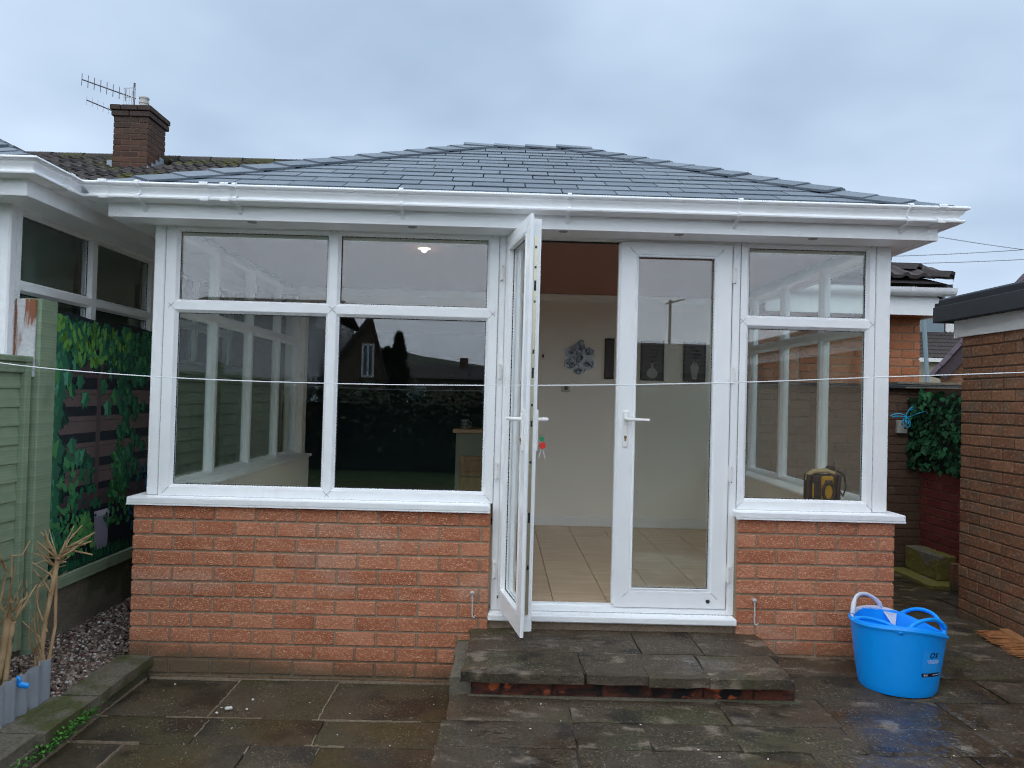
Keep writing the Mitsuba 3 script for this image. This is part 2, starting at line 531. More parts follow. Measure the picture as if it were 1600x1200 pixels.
# pale mortar fillets where the slabs meet
fil = []
for y1, y0, xs in rows[:5]:
    for s in range(int((xs[-1] - xs[0]) / 0.035)):
        x = xs[0] + s * 0.035
        if meshkit.noise(np.array([x * 4, y0 * 7, 1.0])) > 0.55:
            w = 0.0010 + 0.0022 * rng.random()
            q_ = y0 - 0.004 + rng.normal() * 0.0015
            fil.append(box(x, x + 0.036, q_ - w, q_ + w, -0.05, -0.0185 + 0.002 * rng.random()))
    for xj in xs[1:-1]:
        n = int((y1 - y0) / 0.035)
        for s in range(n):
            y = y0 + s * 0.035
            if meshkit.noise(np.array([xj * 9, y * 5, 3.0])) > 0.45:
                w = 0.0012 + 0.0026 * rng.random()
                q_ = xj + rng.normal() * 0.002
                fil.append(box(q_ - w, q_ + w, y, y + 0.036, -0.05, -0.0185 + 0.002 * rng.random()))
for s in range(60):
    y = -0.02 - s * 0.035
    w = 0.0015 + 0.0045 * rng.random()
    fil.append(box(0.114 - w, 0.114 + w, y - 0.036, y, -0.06, -0.0175 + 0.004 * rng.random()))
for s in range(44):
    x = 0.13 + s * 0.038
    w = 0.0008 + 0.003 * rng.random()
    fil.append(box(x, x + 0.039, -0.012 - w, -0.010, -0.05, -0.016 + 0.004 * rng.random()))
add('concrete_patio__mortar_joint', cat(*fil), 'mortar_bsdf', uv=(0.10, 0)); stuff_part('concrete_patio__mortar_joint')

# the raised natural-stone paving on the right
add('stone_patio', cat(box(1.80, 9.0, -9, 0.06, -0.15, 0.1395), box(4.2, 9.0, 0.06, 5.5, -0.15, 0.080)), 'soil_bsdf'); structure('stone_patio')
srows = [(-0.872, -0.560, [1.795, 2.36, 3.06, 3.56, 4.13, 4.75, 5.2]), (-1.130, -0.880, [1.785, 2.352, 2.660, 3.025, 3.535, 4.12, 4.6, 5.2]),
         (-1.500, -1.138, [1.775, 2.345, 2.655, 3.00, 3.30, 3.95, 4.7, 5.2]), (-2.10, -1.508, [1.77, 2.3, 2.9, 3.5, 4.2, 5.2]), (-2.8, -2.108, [1.765, 2.5, 3.1, 3.9, 5.2])]
for y0, y1, xs in srows:
    for a, b in zip(xs[:-1], xs[1:]):
        sd += 1
        child('stone_patio', 'paving_stone', wobble_slab(a + 0.0015, b - 0.0015, y0 - 0.003, y1 + 0.003, 0.03 if a > 1.9 else -0.06, 0.150, 0.006, 0.008, sd, 22, 13), 'stone_bsdf', uv=(rng.random(), 0))
for y0, y1, xs in [(-0.552, -0.27, [3.46, 3.93, 4.50, 5.2]), (-0.262, 0.012, [3.46, 3.84, 4.222]), (-0.262, 0.30, [4.23, 4.70, 5.2]), (0.308, 0.92, [4.23, 4.72, 5.2]), (0.928, 1.6, [4.23, 4.8, 5.35, 5.9]),
                   (1.608, 2.2, [4.23, 4.9, 5.5, 6.0]), (2.208, 2.62, [4.23, 4.8, 5.4, 6.0])]:
    for a, b in zip(xs[:-1], xs[1:]):
        sd += 1
        zt = 0.150 + 0.012 * (y1 > -0.1) * (y0 < 0) - 0.025 * max(0, min(1, (y0 - 0.2)))
        child('stone_patio', 'paving_stone', wobble_slab(a + 0.0015, b - 0.0015, y0 - 0.002, y1 + 0.002, 0.03, zt, 0.005, 0.007, sd, 18, 13), 'stone_bsdf', uv=(rng.random(), 0))
# stone chips and plaster crumbs scattered on the wet paving
cr = []
for i in range(120):
    left = i < 50
    x, y = (rng.uniform(0.15, 1.75), -0.05 - 1.25 * rng.random()) if left else (rng.uniform(1.85, 4.9), -0.67 - 0.75 * rng.random() if rng.random() < 0.8 else rng.uniform(-0.6, -0.1))
    if not left and y > -0.6:
        x = rng.uniform(3.5, 4.9)
    s = 0.0009 + 0.0030 * rng.random() ** 5
    cr.append(xf(box(-s * 1.5, s * 1.5, -s, s, -s * 0.6, s * 0.6, s * 0.4), move(x, y, (-0.017 if left else 0.156), rz=rng.uniform(0, 6))))
cr += [xf(box(-0.018, 0.018, -0.009, 0.009, -0.006, 0.009, 0.005), move(0.70, -0.42, -0.012, rz=0.4)), xf(box(-0.007, 0.007, -0.006, 0.006, 0, 0.008, 0.003), move(0.66, -0.47, -0.018)),
       xf(box(-0.006, 0.006, -0.006, 0.006, 0, 0.009, 0.003), move(0.78, -0.30, -0.018)), xf(box(-0.006, 0.006, -0.006, 0.006, 0, 0.009, 0.003), move(0.79, -0.42, -0.018))]
add('debris', cat(*cr), col((0.60, 0.58, 0.54), 0.7)); labels['debris'] = {'label': 'white chips and crumbs scattered over the wet paving', 'category': 'debris', 'kind': 'stuff'}

# ------------------------------------------------------------------ brickwork
_bp = {}


def brick_ply(L, H, D, tone, kind, c=0.004):
    k = (round(L, 3), round(H, 4), D, tone, kind)
    if k not in _bp:
        m = box(0, L, 0, D, 0, H, c)
        _bp[k] = mikit.ply(m, 'brick_bsdf', uv=np.tile([tone, float(kind)], (len(m[0]), 1)))
    return _bp[k]


def brick_wall(holder, O, ex, ey, length, n, z0, ch, kind, L=0.215, J=0.010, H=None, D=0.10, first=(None, 0.1025), jit=0.0015, skip=None, tones=8, name='brick', u0=0.0, joined=None):
    O, ex, ey = (np.asarray(a, float) for a in (O, ex, ey))
    H = H or ch - J
    for i in range(n):
        u, k = u0, 0
        f = first[i % len(first)]
        while u < length - 0.02:
            w = L if (f is None or k > 0) else f
            w = min(w, length - u)
            t = round(min(0.999, max(0, rng.beta(2.2, 2.2))) * (tones - 1)) / (tones - 1)
            if w > 0.022 and not (skip and skip(u, w, z0 + i * ch)):
                o = O + ex * u + ey * rng.uniform(-jit, jit) + np.array([0, 0, z0 + i * ch + rng.uniform(-1, 1) * jit * 0.6])
                a = rng.normal() * 0.003
                M = frame4(o, ex, ey, [0, 0, 1.0])
                M = M @ move(ry=a * 0.6)
                if joined is not None:
                    joined.append((xf(box(0, w, 0, D, 0, H, 0.004), M), t))
                else:
                    copy(holder, name, brick_ply(w, H, D, t, kind), M)
            u += w + J
            k += 1


def joined_bricks(key, lst, kind):
    uv = np.vstack([np.tile([t, float(kind)], (len(m[0]), 1)) for m, t in lst])
    add(key, cat(*[m for m, _ in lst]), 'brick_bsdf', uv=uv); stuff_part(key)


# ------------------------------------------------------------------ conservatory
CON = thing('conservatory', 'white framed conservatory with grey slate hip roof and one door open', 'conservatory')
XL, XR, YB = 0.0, 4.218, 2.92
W = CON + '__dwarf_wall'
add(W, cat(box(0.006, 1.964, 0.008, 0.10, -0.14, 0.922), box(3.336, XR - 0.006, 0.008, 0.10, -0.14, 0.922), box(0.006, 0.10, 0.10, YB, -0.14, 0.922), box(XR - 0.10, XR - 0.006, 0.10, YB, -0.14, 0.922),
           box(1.964, 3.336, 0.03, 0.10, -0.14, 0.330)), 'mortar_bsdf', uv=(0.0, 0))
CH = 0.0840
brick_wall(W, (0, 0, 0), (1, 0, 0), (0, 1, 0), 1.962, 12, 0.924 - 12 * CH + 0.005, CH, 0, J=0.0105, H=0.0725, first=(0.1025, None))
brick_wall(W, (3.338, 0, 0), (1, 0, 0), (0, 1, 0), XR - 3.338, 10, 0.924 - 10 * CH + 0.005, CH, 0, J=0.0105, H=0.0725, first=(0.1025, None))
sb = []
brick_wall(W, (XR, 0.108, 0), (0, 1, 0), (-1, 0, 0), YB - 0.108, 11, 0.924 - 11 * CH + 0.005, CH, 0, J=0.0105, H=0.0725, D=0.09, joined=sb)
brick_wall(W, (0, YB, 0), (0, -1, 0), (1, 0, 0), YB - 0.108, 12, 0.924 - 12 * CH + 0.005, CH, 0, J=0.0105, H=0.0725, D=0.09, joined=sb)
joined_bricks(W + '__side_brickwork', sb, 0)
# inner plastered skin, window boards, skirting
child(W, 'inner_lining', cat(box(0.10, 1.94, 0.10, 0.23, 0.38, 0.972), box(3.36, 4.118, 0.10, 0.23, 0.38, 0.972), box(0.10, 0.23, 0.23, YB, 0.38, 0.972), box(3.988, 4.118, 0.23, YB, 0.38, 0.972)), WALLPAINT)
child(W, 'window_board', cat(box(0.11, 1.94, 0.112, 0.262, 0.973, 0.999, 0.006), box(3.36, 4.108, 0.112, 0.262, 0.973, 0.999, 0.006), box(0.11, 0.262, 0.262, YB - 0.002, 0.973, 0.998, 0.006),
                             box(3.956, 4.108, 0.262, YB - 0.002, 0.973, 0.998, 0.006)), WHITEPAINT)
# floor with long tiles
FL = CON + '__floor'
add(FL, box(0.10, 4.118, 0.10, YB, 0.10, 0.372), 'mortar_bsdf', uv=(0.45, 0))
tw, tl = 0.3165, 0.634
for i in range(-1, 13):
    x0 = 2.6575 + (i - 7) * tw
    if x0 + tw < 0.24 or x0 > 3.98:
        continue
    for j in range(-1, 5):
        y0 = 1.345 + (j - 2) * tl + (0.32 if i % 2 else 0)
        a, b = max(x0 + 0.002, 0.235), min(x0 + tw - 0.002, 3.985)
        c, d = max(y0 + 0.002, 0.105), min(y0 + tl - 0.002, YB - 0.005)
        if b - a > 0.03 and d - c > 0.03:
            child(FL, 'tile', box(a, b, c, d, 0.370, 0.380, 0.0015), 'floor_tile_bsdf', uv=(rng.random(), 0))
# inner back wall: opening into the kitchen on the left
BW = CON + '__back_wall'
OP0, OP1, OPT = 0.16, 1.98, 2.30
add(BW, cat(box(-0.02, OP0, YB, YB + 0.12, 0.1, 2.54), box(OP1, 4.2, YB, YB + 0.12, 0.1, 2.54), box(OP0, OP1, YB, YB + 0.12, OPT, 2.54)), WALLPAINT)
child(BW, 'skirting_board', cat(box(OP1, 3.985, YB - 0.016, YB - 0.001, 0.381, 0.47, 0.004)), WHITEPAINT)
cov = sg.Polygon([(0, 0), (-0.062, 0), (-0.058, -0.012), (-0.030, -0.030), (-0.010, -0.052), (-0.006, -0.066), (0, -0.066)])
v, f = tm(trimesh.creation.extrude_polygon(cov, 3.96, engine='earcut'))
child(BW, 'coving', (np.stack([0.13 + v[:, 2], YB - 0.001 + v[:, 0], 2.538 + v[:, 1]], 1), f), WHITEPAINT)
add(CON + '__ceiling', box(0.06, 4.16, 0.10, YB + 0.1, 2.540, 2.560), PLASTER)


# ---- framed glazing
def frame_mesh(outer, panes, depth=0.065, bevel=0.016, drop=0.020):
    poly = rect(*outer)
    for a, b, c, d in panes:
        poly = poly.difference(rect(a - bevel, b + bevel, c - bevel, d + bevel))
    ms = [extr(poly, depth)]
    for a, b, c, d in panes:
        o = [(a - bevel, c - bevel), (b + bevel, c - bevel), (b + bevel, d + bevel), (a - bevel, d + bevel)]
        i = [(a, c), (b, c), (b, d), (a, d)]
        for k in range(4):
            l = (k + 1) % 4
            P = lambda q, e: (q[0], e, q[1])
            ms.append(quad(P(o[k], 0.0), P(o[l], 0.0), P(i[l], drop), P(i[k], drop)))
            ms.append(quad(P(i[k], drop), P(i[l], drop), P(i[l], depth - 0.02), P(i[k], depth - 0.02)))
            ms.append(quad(P(i[k], depth - 0.02), P(i[l], depth - 0.02), P(o[l], depth), P(o[k], depth)))
    return cat(*ms)


def ring(a, b, c, d, w, e0, e1):
    """flat ring just inside the pane rectangle: (u0,u1,z0,z1), width w"""
    return extr(rect(a, b, c, d).difference(rect(a + w, b - w, c + w, d - w)), e1 - e0)


def glaze(parent, panes, M, e=0.034, gasket=True):
    for a, b, c, d in panes:
        child(parent, 'pane', quad((a - 0.004, e, c - 0.004), (b + 0.004, e, c - 0.004), (b + 0.004, e, d + 0.004), (a - 0.004, e, d + 0.004)), GLASS, M=M)
        if gasket:
            g = ring(a, b, c, d, 0.0035, 0, 0.004)
            child(parent, 'gasket', (g[0] + np.array([0, 0.024, 0]), g[1]), GASKET, M=M)


def mitres(parent, panes, outer, M):
    """fine seams where the profiles are welded together"""
    ms = []
    for a, b, c, d in panes:
        for (u, z, su, sz) in ((a, c, -1, -1), (b, c, 1, -1), (a, d, -1, 1), (b, d, 1, 1)):
            u0, z0, L = u + su * 0.017, z + sz * 0.017, 0.034
            du, dz = su * L, sz * L
            nx, nz = -sz * 0.0011, su * 0.0011
            ms.append(quad((u0 + nx, -0.0006, z0 + nz), (u0 - nx, -0.0006, z0 - nz), (u0 + du - nx, -0.0006, z0 + dz - nz), (u0 + du + nx, -0.0006, z0 + dz + nz)))
    child(parent, 'weld_seam', cat(*ms), col((0.27, 0.27, 0.28), 0.6), M=M)


FY = 0.05
MF = frame4((0, FY, 0), (1, 0, 0), (0, 1, 0), (0, 0, 1.0))
PL = [(0.181, 1.006, 2.064, 2.4465), (0.181, 1.006, 1.029, 1.990), (1.082, 1.908, 2.064, 2.4465), (1.082, 1.908, 1.029, 1.990)]
wn = num(CON + '__window')
add(wn, frame_mesh((0.108, 1.972, 0.966, 2.485), PL), UPVC, M=MF); part_label(wn, 'white window of four panes left of the open door')
glaze(wn, PL, MF); mitres(wn, PL, None, MF)
child(wn, 'sill', cat(box(-0.028, 1.961, -0.032, 0.12, 0.928, 0.9655, 0.006), box(-0.028, 1.961, -0.030, -0.022, 0.922, 0.931)), UPVC)
wn2 = num(CON + '__window')
PR = [(3.395, 4.061, 2.064, 2.4465), (3.395, 4.061, 1.029, 1.990)]
add(wn2, frame_mesh((3.343, 4.108, 0.966, 2.485), PR), UPVC, M=MF); part_label(wn2, 'narrow white two-pane window right of the doors')
glaze(wn2, PR, MF); mitres(wn2, PR, None, MF)
child(wn2, 'sill', cat(box(3.321, 4.264, -0.032, 0.12, 0.928, 0.9655, 0.006), box(3.321, 4.264, -0.030, -0.022, 0.922, 0.931)), UPVC)
JOINT = col((0.30, 0.31, 0.32), 0.6)
child(CON, 'frame_joint', cat(box(0.1062, 0.1085, FY - 0.0012, FY + 0.02, 0.967, 2.47), box(4.1075, 4.1098, FY - 0.0012, FY + 0.02, 0.967, 2.47), box(1.9715, 1.9745, FY - 0.0012, FY + 0.02, 0.967, 2.47), box(3.3405, 3.3435, FY - 0.0012, FY + 0.02, 0.967, 2.47),
                                box(0.045, 1.96, FY - 0.0012, FY + 0.01, 0.9652, 0.9672), box(3.345, 4.194, FY - 0.0012, FY + 0.01, 0.9652, 0.9672), box(1.976, 3.339, FY - 0.0012, FY + 0.01, 0.3710, 0.3732)), JOINT)
for x0, x1, lab in ((0.043, 0.1065, 0), (4.1095, 4.196, 0)):
    child(CON, 'corner_post', cat(box(x0, x1, FY - 0.002, FY + 0.10, 0.966, 2.485, 0.006), box((x0 * 2 + x1) / 3 - 0.001, (x0 * 2 + x1) / 3 + 0.001, FY - 0.0026, FY, 0.967, 2.47)), UPVC)
child(CON, 'inner_head_trim', cat(box(0.11, 1.975, FY + 0.066, FY + 0.082, 2.432, 2.539), box(3.345, 4.107, FY + 0.066, FY + 0.082, 2.432, 2.539)), WHITEPAINT)
# side windows, four bays each
ys = [0.155, 0.88, 1.60, 2.32]
PS = []
for k, y0 in enumerate(ys):
    y1 = (ys[k + 1] if k < 3 else 2.90) - 0.046
    PS += [(y0 + 0.022, y1, 2.064, 2.4465), (y0 + 0.022, y1, 1.029, 1.990)]
ML = frame4((0.043, 0, 0), (0, 1, 0), (1, 0, 0), (0, 0, 1.0))
MR = frame4((4.196, 0, 0), (0, 1, 0), (-1, 0, 0), (0, 0, 1.0))
for M, sx in ((ML, -1), (MR, 1)):
    sw = num(CON + '__window')
    add(sw, frame_mesh((0.152, YB - 0.002, 0.966, 2.485), PS), UPVC, M=M)
    part_label(sw, 'row of side windows along the %s wall' % ('left' if sx < 0 else 'right'))
    glaze(sw, PS, M, gasket=False)
    child(sw, 'sill', box(-0.03 if sx < 0 else XR - 0.10, 0.10 if sx < 0 else XR + 0.046, 0.12, YB - 0.002, 0.928, 0.965, 0.006), UPVC)

# ---- French doors
DF = CON + '__door_frame'
add(DF, cat(box(1.974, 2.012, FY, FY + 0.07, 0.372, 2.485, 0.004), box(3.298, 3.341, FY, FY + 0.07, 0.372, 2.485, 0.004), box(2.012, 3.298, FY + 0.001, FY + 0.07, 2.462, 2.485), box(2.012, 3.298, FY + 0.001, FY + 0.07, 0.372, 0.402, 0.003),
            box(2.0125, 3.2975, FY + 0.03, FY + 0.045, 0.402, 0.416)), UPVC)
child(DF, 'threshold', box(1.963, 3.336, -0.032, 0.12, 0.334, 0.3715, 0.006), UPVC)
child(DF, 'seal', box(2.0125, 2.66, FY + 0.046, FY + 0.052, 0.4025, 0.412), BLACK)
child(DF, 'seal', box(2.0125, 2.66, FY + 0.046, FY + 0.052, 2.452, 2.4615), BLACK)


def door_leaf(M, w, hand, latch_u, lip):
    """Glazed leaf in its own frame: u along the leaf, depth inwards, z up."""
    z0, z1 = 0.408, 2.458
    dn = num(CON + '__door')
    g = (0.098, w - 0.098, 0.512, 2.3755)
    add(dn, frame_mesh((0.0, w, z0, z1), [g], depth=0.016, drop=0.020), UPVC, M=M)
    body = frame_mesh((0.012, w - lip, z0 + 0.012, z1 - 0.012), [(g[0], g[1], g[2], g[3])], depth=0.052, bevel=0.016, drop=0.004)
    child(dn, 'inner_frame', (body[0] + np.array([0, 0.0165, 0]), body[1]), UPVC, M=M)
    glaze(dn, [g], M); mitres(dn, [g], None, M)
    # handle plate, lever, keyhole
    s = -1 if hand < 0 else 1
    lu = latch_u
    cyl_m = xf(cyl((0, 0, 0), (0, -0.006, 0), 0.0085, 14), move(lu, -0.010, 1.357))
    plate = cat(box(lu - 0.016, lu + 0.016, -0.011, 0.0, 1.30, 1.505, 0.005), box(lu - 0.012, lu + 0.012, -0.016, -0.010, 1.425, 1.485, 0.004))
    hd = child(dn, 'handle', plate, WHITEPAINT, M=M)
    lever = tube([(lu, -0.012, 1.457), (lu, -0.045, 1.457), (lu + s * 0.012, -0.056, 1.457), (lu + s * 0.06, -0.058, 1.457), (lu + s * 0.125, -0.056, 1.456)], [0.010, 0.010, 0.011, 0.0095, 0.008], 10)
    child(dn, 'handle', lever, WHITEPAINT, M=M, smooth=50)
    child(dn, 'keyhole', cat(cyl_m, box(lu - 0.004, lu + 0.004, -0.0125, -0.009, 1.335, 1.357)), col((0.30, 0.20, 0.10), 0.4, 1.0), M=M)
    return dn


WL = 0.628
d2 = door_leaf(frame4((2.662, FY - 0.006, 0), (1, 0, 0), (0, 1, 0), (0, 0, 1.0)), WL, 1, 0.043, 0.012)
part_label(d2, 'closed right-hand glazed door leaf')
child(d2, 'bolt_cover', cat(box(2.652, 2.664, FY + 0.011, FY + 0.05, 0.42, 2.45)), UPVC)
child(d2, 'drain_cap', cyl((3.191, FY - 0.006, 0.449), (3.191, FY - 0.012, 0.449), 0.011, 12), GASKET)
hx, hy = 2.012, FY - 0.004
ang = math.atan2(-0.593, 0.112)
ex = np.array([math.cos(ang), math.sin(ang), 0]); ey = np.array([-ex[1], ex[0], 0])
MO = frame4((hx, hy, 0), ex, ey, (0, 0, 1.0))
d1 = door_leaf(MO, 0.612, -1, 0.569, 0.058)
part_label(d1, 'left-hand glazed door leaf standing open')
# inner handle, lock edge plate and keep openings
child(d1, 'handle', cat(box(0.53, 0.555, 0.069, 0.078, 1.30, 1.505, 0.004), tube([(0.54, 0.075, 1.457), (0.54, 0.125, 1.457), (0.50, 0.128, 1.457), (0.43, 0.128, 1.457)], 0.009, 8)), WHITEPAINT, M=MO)
ep = child(d1, 'lock_plate', cat(box(0.554, 0.5565, 0.034, 0.050, 0.50, 2.36)), BRASSY, M=MO)
for m_ in [box(0.5565, 0.558, 0.037, 0.047, z, z + h) for z, h in ((2.30, 0.012), (2.20, 0.012), (2.09, 0.05), (2.03, 0.012), (1.78, 0.02), (1.66, 0.05), (1.52, 0.012), (1.42, 0.03), (1.24, 0.012), (0.95, 0.05), (0.72, 0.02))]:
    child(d1, 'lock_slot', m_, BLACK, M=MO)
child(d1, 'seal', box(0.5545, 0.561, 0.0172, 0.0235, 0.42, 2.445), BLACK, M=MO)
child(d1, 'drain_cap', cyl((0.03, -0.0005, 0.455), (0.03, -0.006, 0.455), 0.008, 10), GASKET, M=MO)
for (x, zs) in ((3.302, (2.285, 1.725, 1.167, 0.605)), (1.990, (2.265, 1.707, 1.152, 0.599))):
    for z in zs:
        child(DF, 'hinge', cat(box(x - 0.011, x + 0.011, FY - 0.018, FY + 0.001, z - 0.045, z + 0.045, 0.004), cyl((x - 0.004, FY - 0.019, z - 0.047), (x - 0.004, FY - 0.019, z + 0.047), 0.006, 8), box(x - 0.0112, x + 0.0112, FY - 0.0182, FY - 0.004, z - 0.018, z - 0.016), box(x - 0.0112, x + 0.0112, FY - 0.0182, FY - 0.004, z + 0.016, z + 0.018)), WHITEPAINT)
        child(DF, 'hinge_gap', cat(box(x - 0.008, x + 0.009, FY - 0.0192, FY - 0.0175, z - 0.0485, z - 0.0455), box(x - 0.003, x + 0.006, FY - 0.0192, FY - 0.0175, z + 0.028, z + 0.031)), GASKET)

# keys in the open leaf's lock
def P_on(u, d, z):
    return np.array([hx, hy, 0]) + ex * u + ey * d + np.array([0, 0, z])


kb = thing('key_bunch', 'key with green and red tags hanging from the open door lock', 'keys')
k0 = P_on(0.54, 0.085, 1.357)
add(kb + '__key', cat(tube([P_on(0.54, 0.068, 1.357), P_on(0.54, 0.105, 1.357)], 0.003, 6), xf(box(-0.002, 0.002, -0.004, 0.004, -0.05, 0.0), move(*(k0 + np.array([0.012, -0.01, -0.045])), ry=0.25)),
                        xf(box(-0.002, 0.002, -0.004, 0.004, -0.045, 0.0), move(*(k0 + np.array([0.02, -0.012, -0.045])), ry=-0.25))), STEEL)
add(kb + '__green_tag', xf(lathe([(0.001, -0.004), (0.012, -0.004), (0.013, 0), (0.012, 0.004), (0.001, 0.004)], 14), move(*(k0 + np.array([0.014, -0.012, 0.004])), rx=1.57)), col((0.01, 0.22, 0.10), 0.4), smooth=40)
add(kb + '__red_tag', xf(lathe([(0.001, -0.005), (0.015, -0.005), (0.017, 0), (0.015, 0.005), (0.001, 0.005)], 14), move(*(k0 + np.array([0.018, -0.016, -0.028])), rx=1.57)), col((0.62, 0.03, 0.02), 0.4), smooth=40)

# ---- fascia, soffit, gutter
X0, X1, Y0 = -0.115, 4.342, -0.15


def band(d, za, zb, t=0.018, back=YB + 0.2):
    return cat(box(X0 - d, X1 + d, Y0 - d, Y0 - d + t, za, zb), box(X0 - d, X0 - d + t, Y0 - d + t, back, za, zb), box(X1 + d - t, X1 + d, Y0 - d + t, back, za, zb))


add(CON + '__fascia', cat(band(0, 2.472, 2.610), band(0.0015, 2.472, 2.478, t=0.012)), UPVC)
for x in (X0, X1 - 0.045):
    child(CON + '__fascia', 'corner_trim', box(x - 0.003, x + 0.048, Y0 - 0.004, Y0 + 0.02, 2.470, 2.604, 0.002), UPVC)
add(CON + '__soffit', cat(box(X0 + 0.018, X1 - 0.018, Y0 + 0.018, FY + 0.02, 2.474, 2.480), box(X0 + 0.018, 0.06, FY + 0.02, YB, 2.474, 2.480), box(4.18, X1 - 0.018, FY + 0.02, YB, 2.474, 2.480)), UPVC)
child(CON + '__soffit', 'seam', cat(box(X0 + 0.02, 0.043, 0.45, 0.453, 2.4732, 2.475), box(X0 + 0.02, 0.043, 0.9, 0.903, 2.4732, 2.475), box(X1 - 0.06, X1 - 0.056, Y0 + 0.02, YB, 2.4732, 2.475)), col((0.35, 0.35, 0.35), 0.6))
for x in (0.631, 1.498, 2.318, 2.95, 3.685):
    child(CON + '__soffit', 'vent', xf(lathe([(0.0, 2.4700), (0.022, 2.4700), (0.026, 2.4735), (0.026, 2.476)], 18), move(x, -0.100, 0)), col((0.30, 0.30, 0.31), 0.5))

GP = [(0.0, 2.548), (0.052, 2.548), (0.088, 2.549), (0.095, 2.553), (0.097, 2.560), (0.094, 2.566), (0.084, 2.568), (0.072, 2.570), (0.072, 2.577), (0.079, 2.589), (0.089, 2.598), (0.094, 2.606), (0.095, 2.614), (0.103, 2.615), (0.110, 2.618), (0.114, 2.624), (0.113, 2.630), (0.107, 2.634), (0.101, 2.631), (0.094, 2.608), (0.070, 2.580), (0.066, 2.556), (0.0, 2.556)]


def gutter(path, prof=GP, dz=0.0):
    """path: list of (x, y, outward x, outward y) mitred corner points."""
    V, n = [], len(prof)
    for x, y, ox, oy in path:
        V += [(x + ox * d, y + oy * d, z + dz) for d, z in prof]
    Fc = []
    for k in range(len(path) - 1):
        for i in range(n - 1):
            a, b = k * n + i, (k + 1) * n + i
            Fc += [[a, b, b + 1], [a, b + 1, a + 1]]
    return np.array(V), np.array(Fc)


GU = CON + '__gutter'
add(GU, gutter([(X0, YB, -1, 0), (X0, Y0, -1, -1), (X1, Y0, 1, -1), (X1, YB, 1, 0)]), UPVC, smooth=22)


def clip_band(x, w=0.016, g=0.007):
    prof = [(d + (g if i < 20 else 0) * (1 if d > 0.01 else 0), z + (-g if z < 2.56 else g if z > 2.627 else 0)) for i, (d, z) in enumerate(GP[:18])]
    return gutter([(x - w, Y0, 0, -1), (x + w, Y0, 0, -1)], prof)


def bracket(x, y=Y0, sx=0, sy=-1):
    """gutter bracket: a strap round the gutter and a tail down the fascia"""
    prof = [(0.0, 2.500), (0.010, 2.512), (0.026, 2.530), (0.052, 2.540), (0.092, 2.541), (0.104, 2.550), (0.106, 2.562), (0.099, 2.571), (0.082, 2.577), (0.086, 2.588), (0.098, 2.597), (0.104, 2.606), (0.114, 2.611), (0.122, 2.620), (0.121, 2.634), (0.110, 2.642), (0.096, 2.638)]
    k_ = len(prof); q_ = [(d - 0.010, z + 0.004) for d, z in prof]
    o_ = gutter([(x - 0.010, Y0, 0, -1), (x + 0.010, Y0, 0, -1)], prof)
    i_ = gutter([(x - 0.010, Y0, 0, -1), (x + 0.010, Y0, 0, -1)], q_)
    ed = []
    for e in (0, k_):
        ed += [quad(o_[0][e + j], o_[0][e + j + 1], i_[0][e + j + 1], i_[0][e + j]) for j in range(k_ - 1)]
    return cat(o_, *ed)


for x in (0.078, 0.582, 1.452, 2.336, 3.239, 4.141):
    child(GU, 'bracket', bracket(x), UPVC, smooth=35)
for x in (-0.098, 0.426, 0.533, 4.308):
    child(GU, 'union_clip', clip_band(x, 0.022), UPVC, smooth=35)

# ---- roof
RIDGE_A, RIDGE_B = np.array([1.715, 1.70, 3.500]), np.array([2.585, 1.70, 3.500])
ZE = 2.612
EV = [np.array([X0 - 0.05, Y0 - 0.05, ZE]), np.array([X1 + 0.05, Y0 - 0.05, ZE]), np.array([X1 + 0.05, 3.60, ZE]), np.array([X0 - 0.05, 3.60, ZE])]
R = CON + '__roof'
lo = np.array([0, 0, -0.02])
pts = np.array([*EV, RIDGE_A, RIDGE_B]) + lo
add(R, (pts, np.array([[0, 1, 5], [0, 5, 4], [1, 2, 5], [2, 3, 4], [2, 4, 5], [3, 0, 4]])), DARKWOOD)
_sp = {}


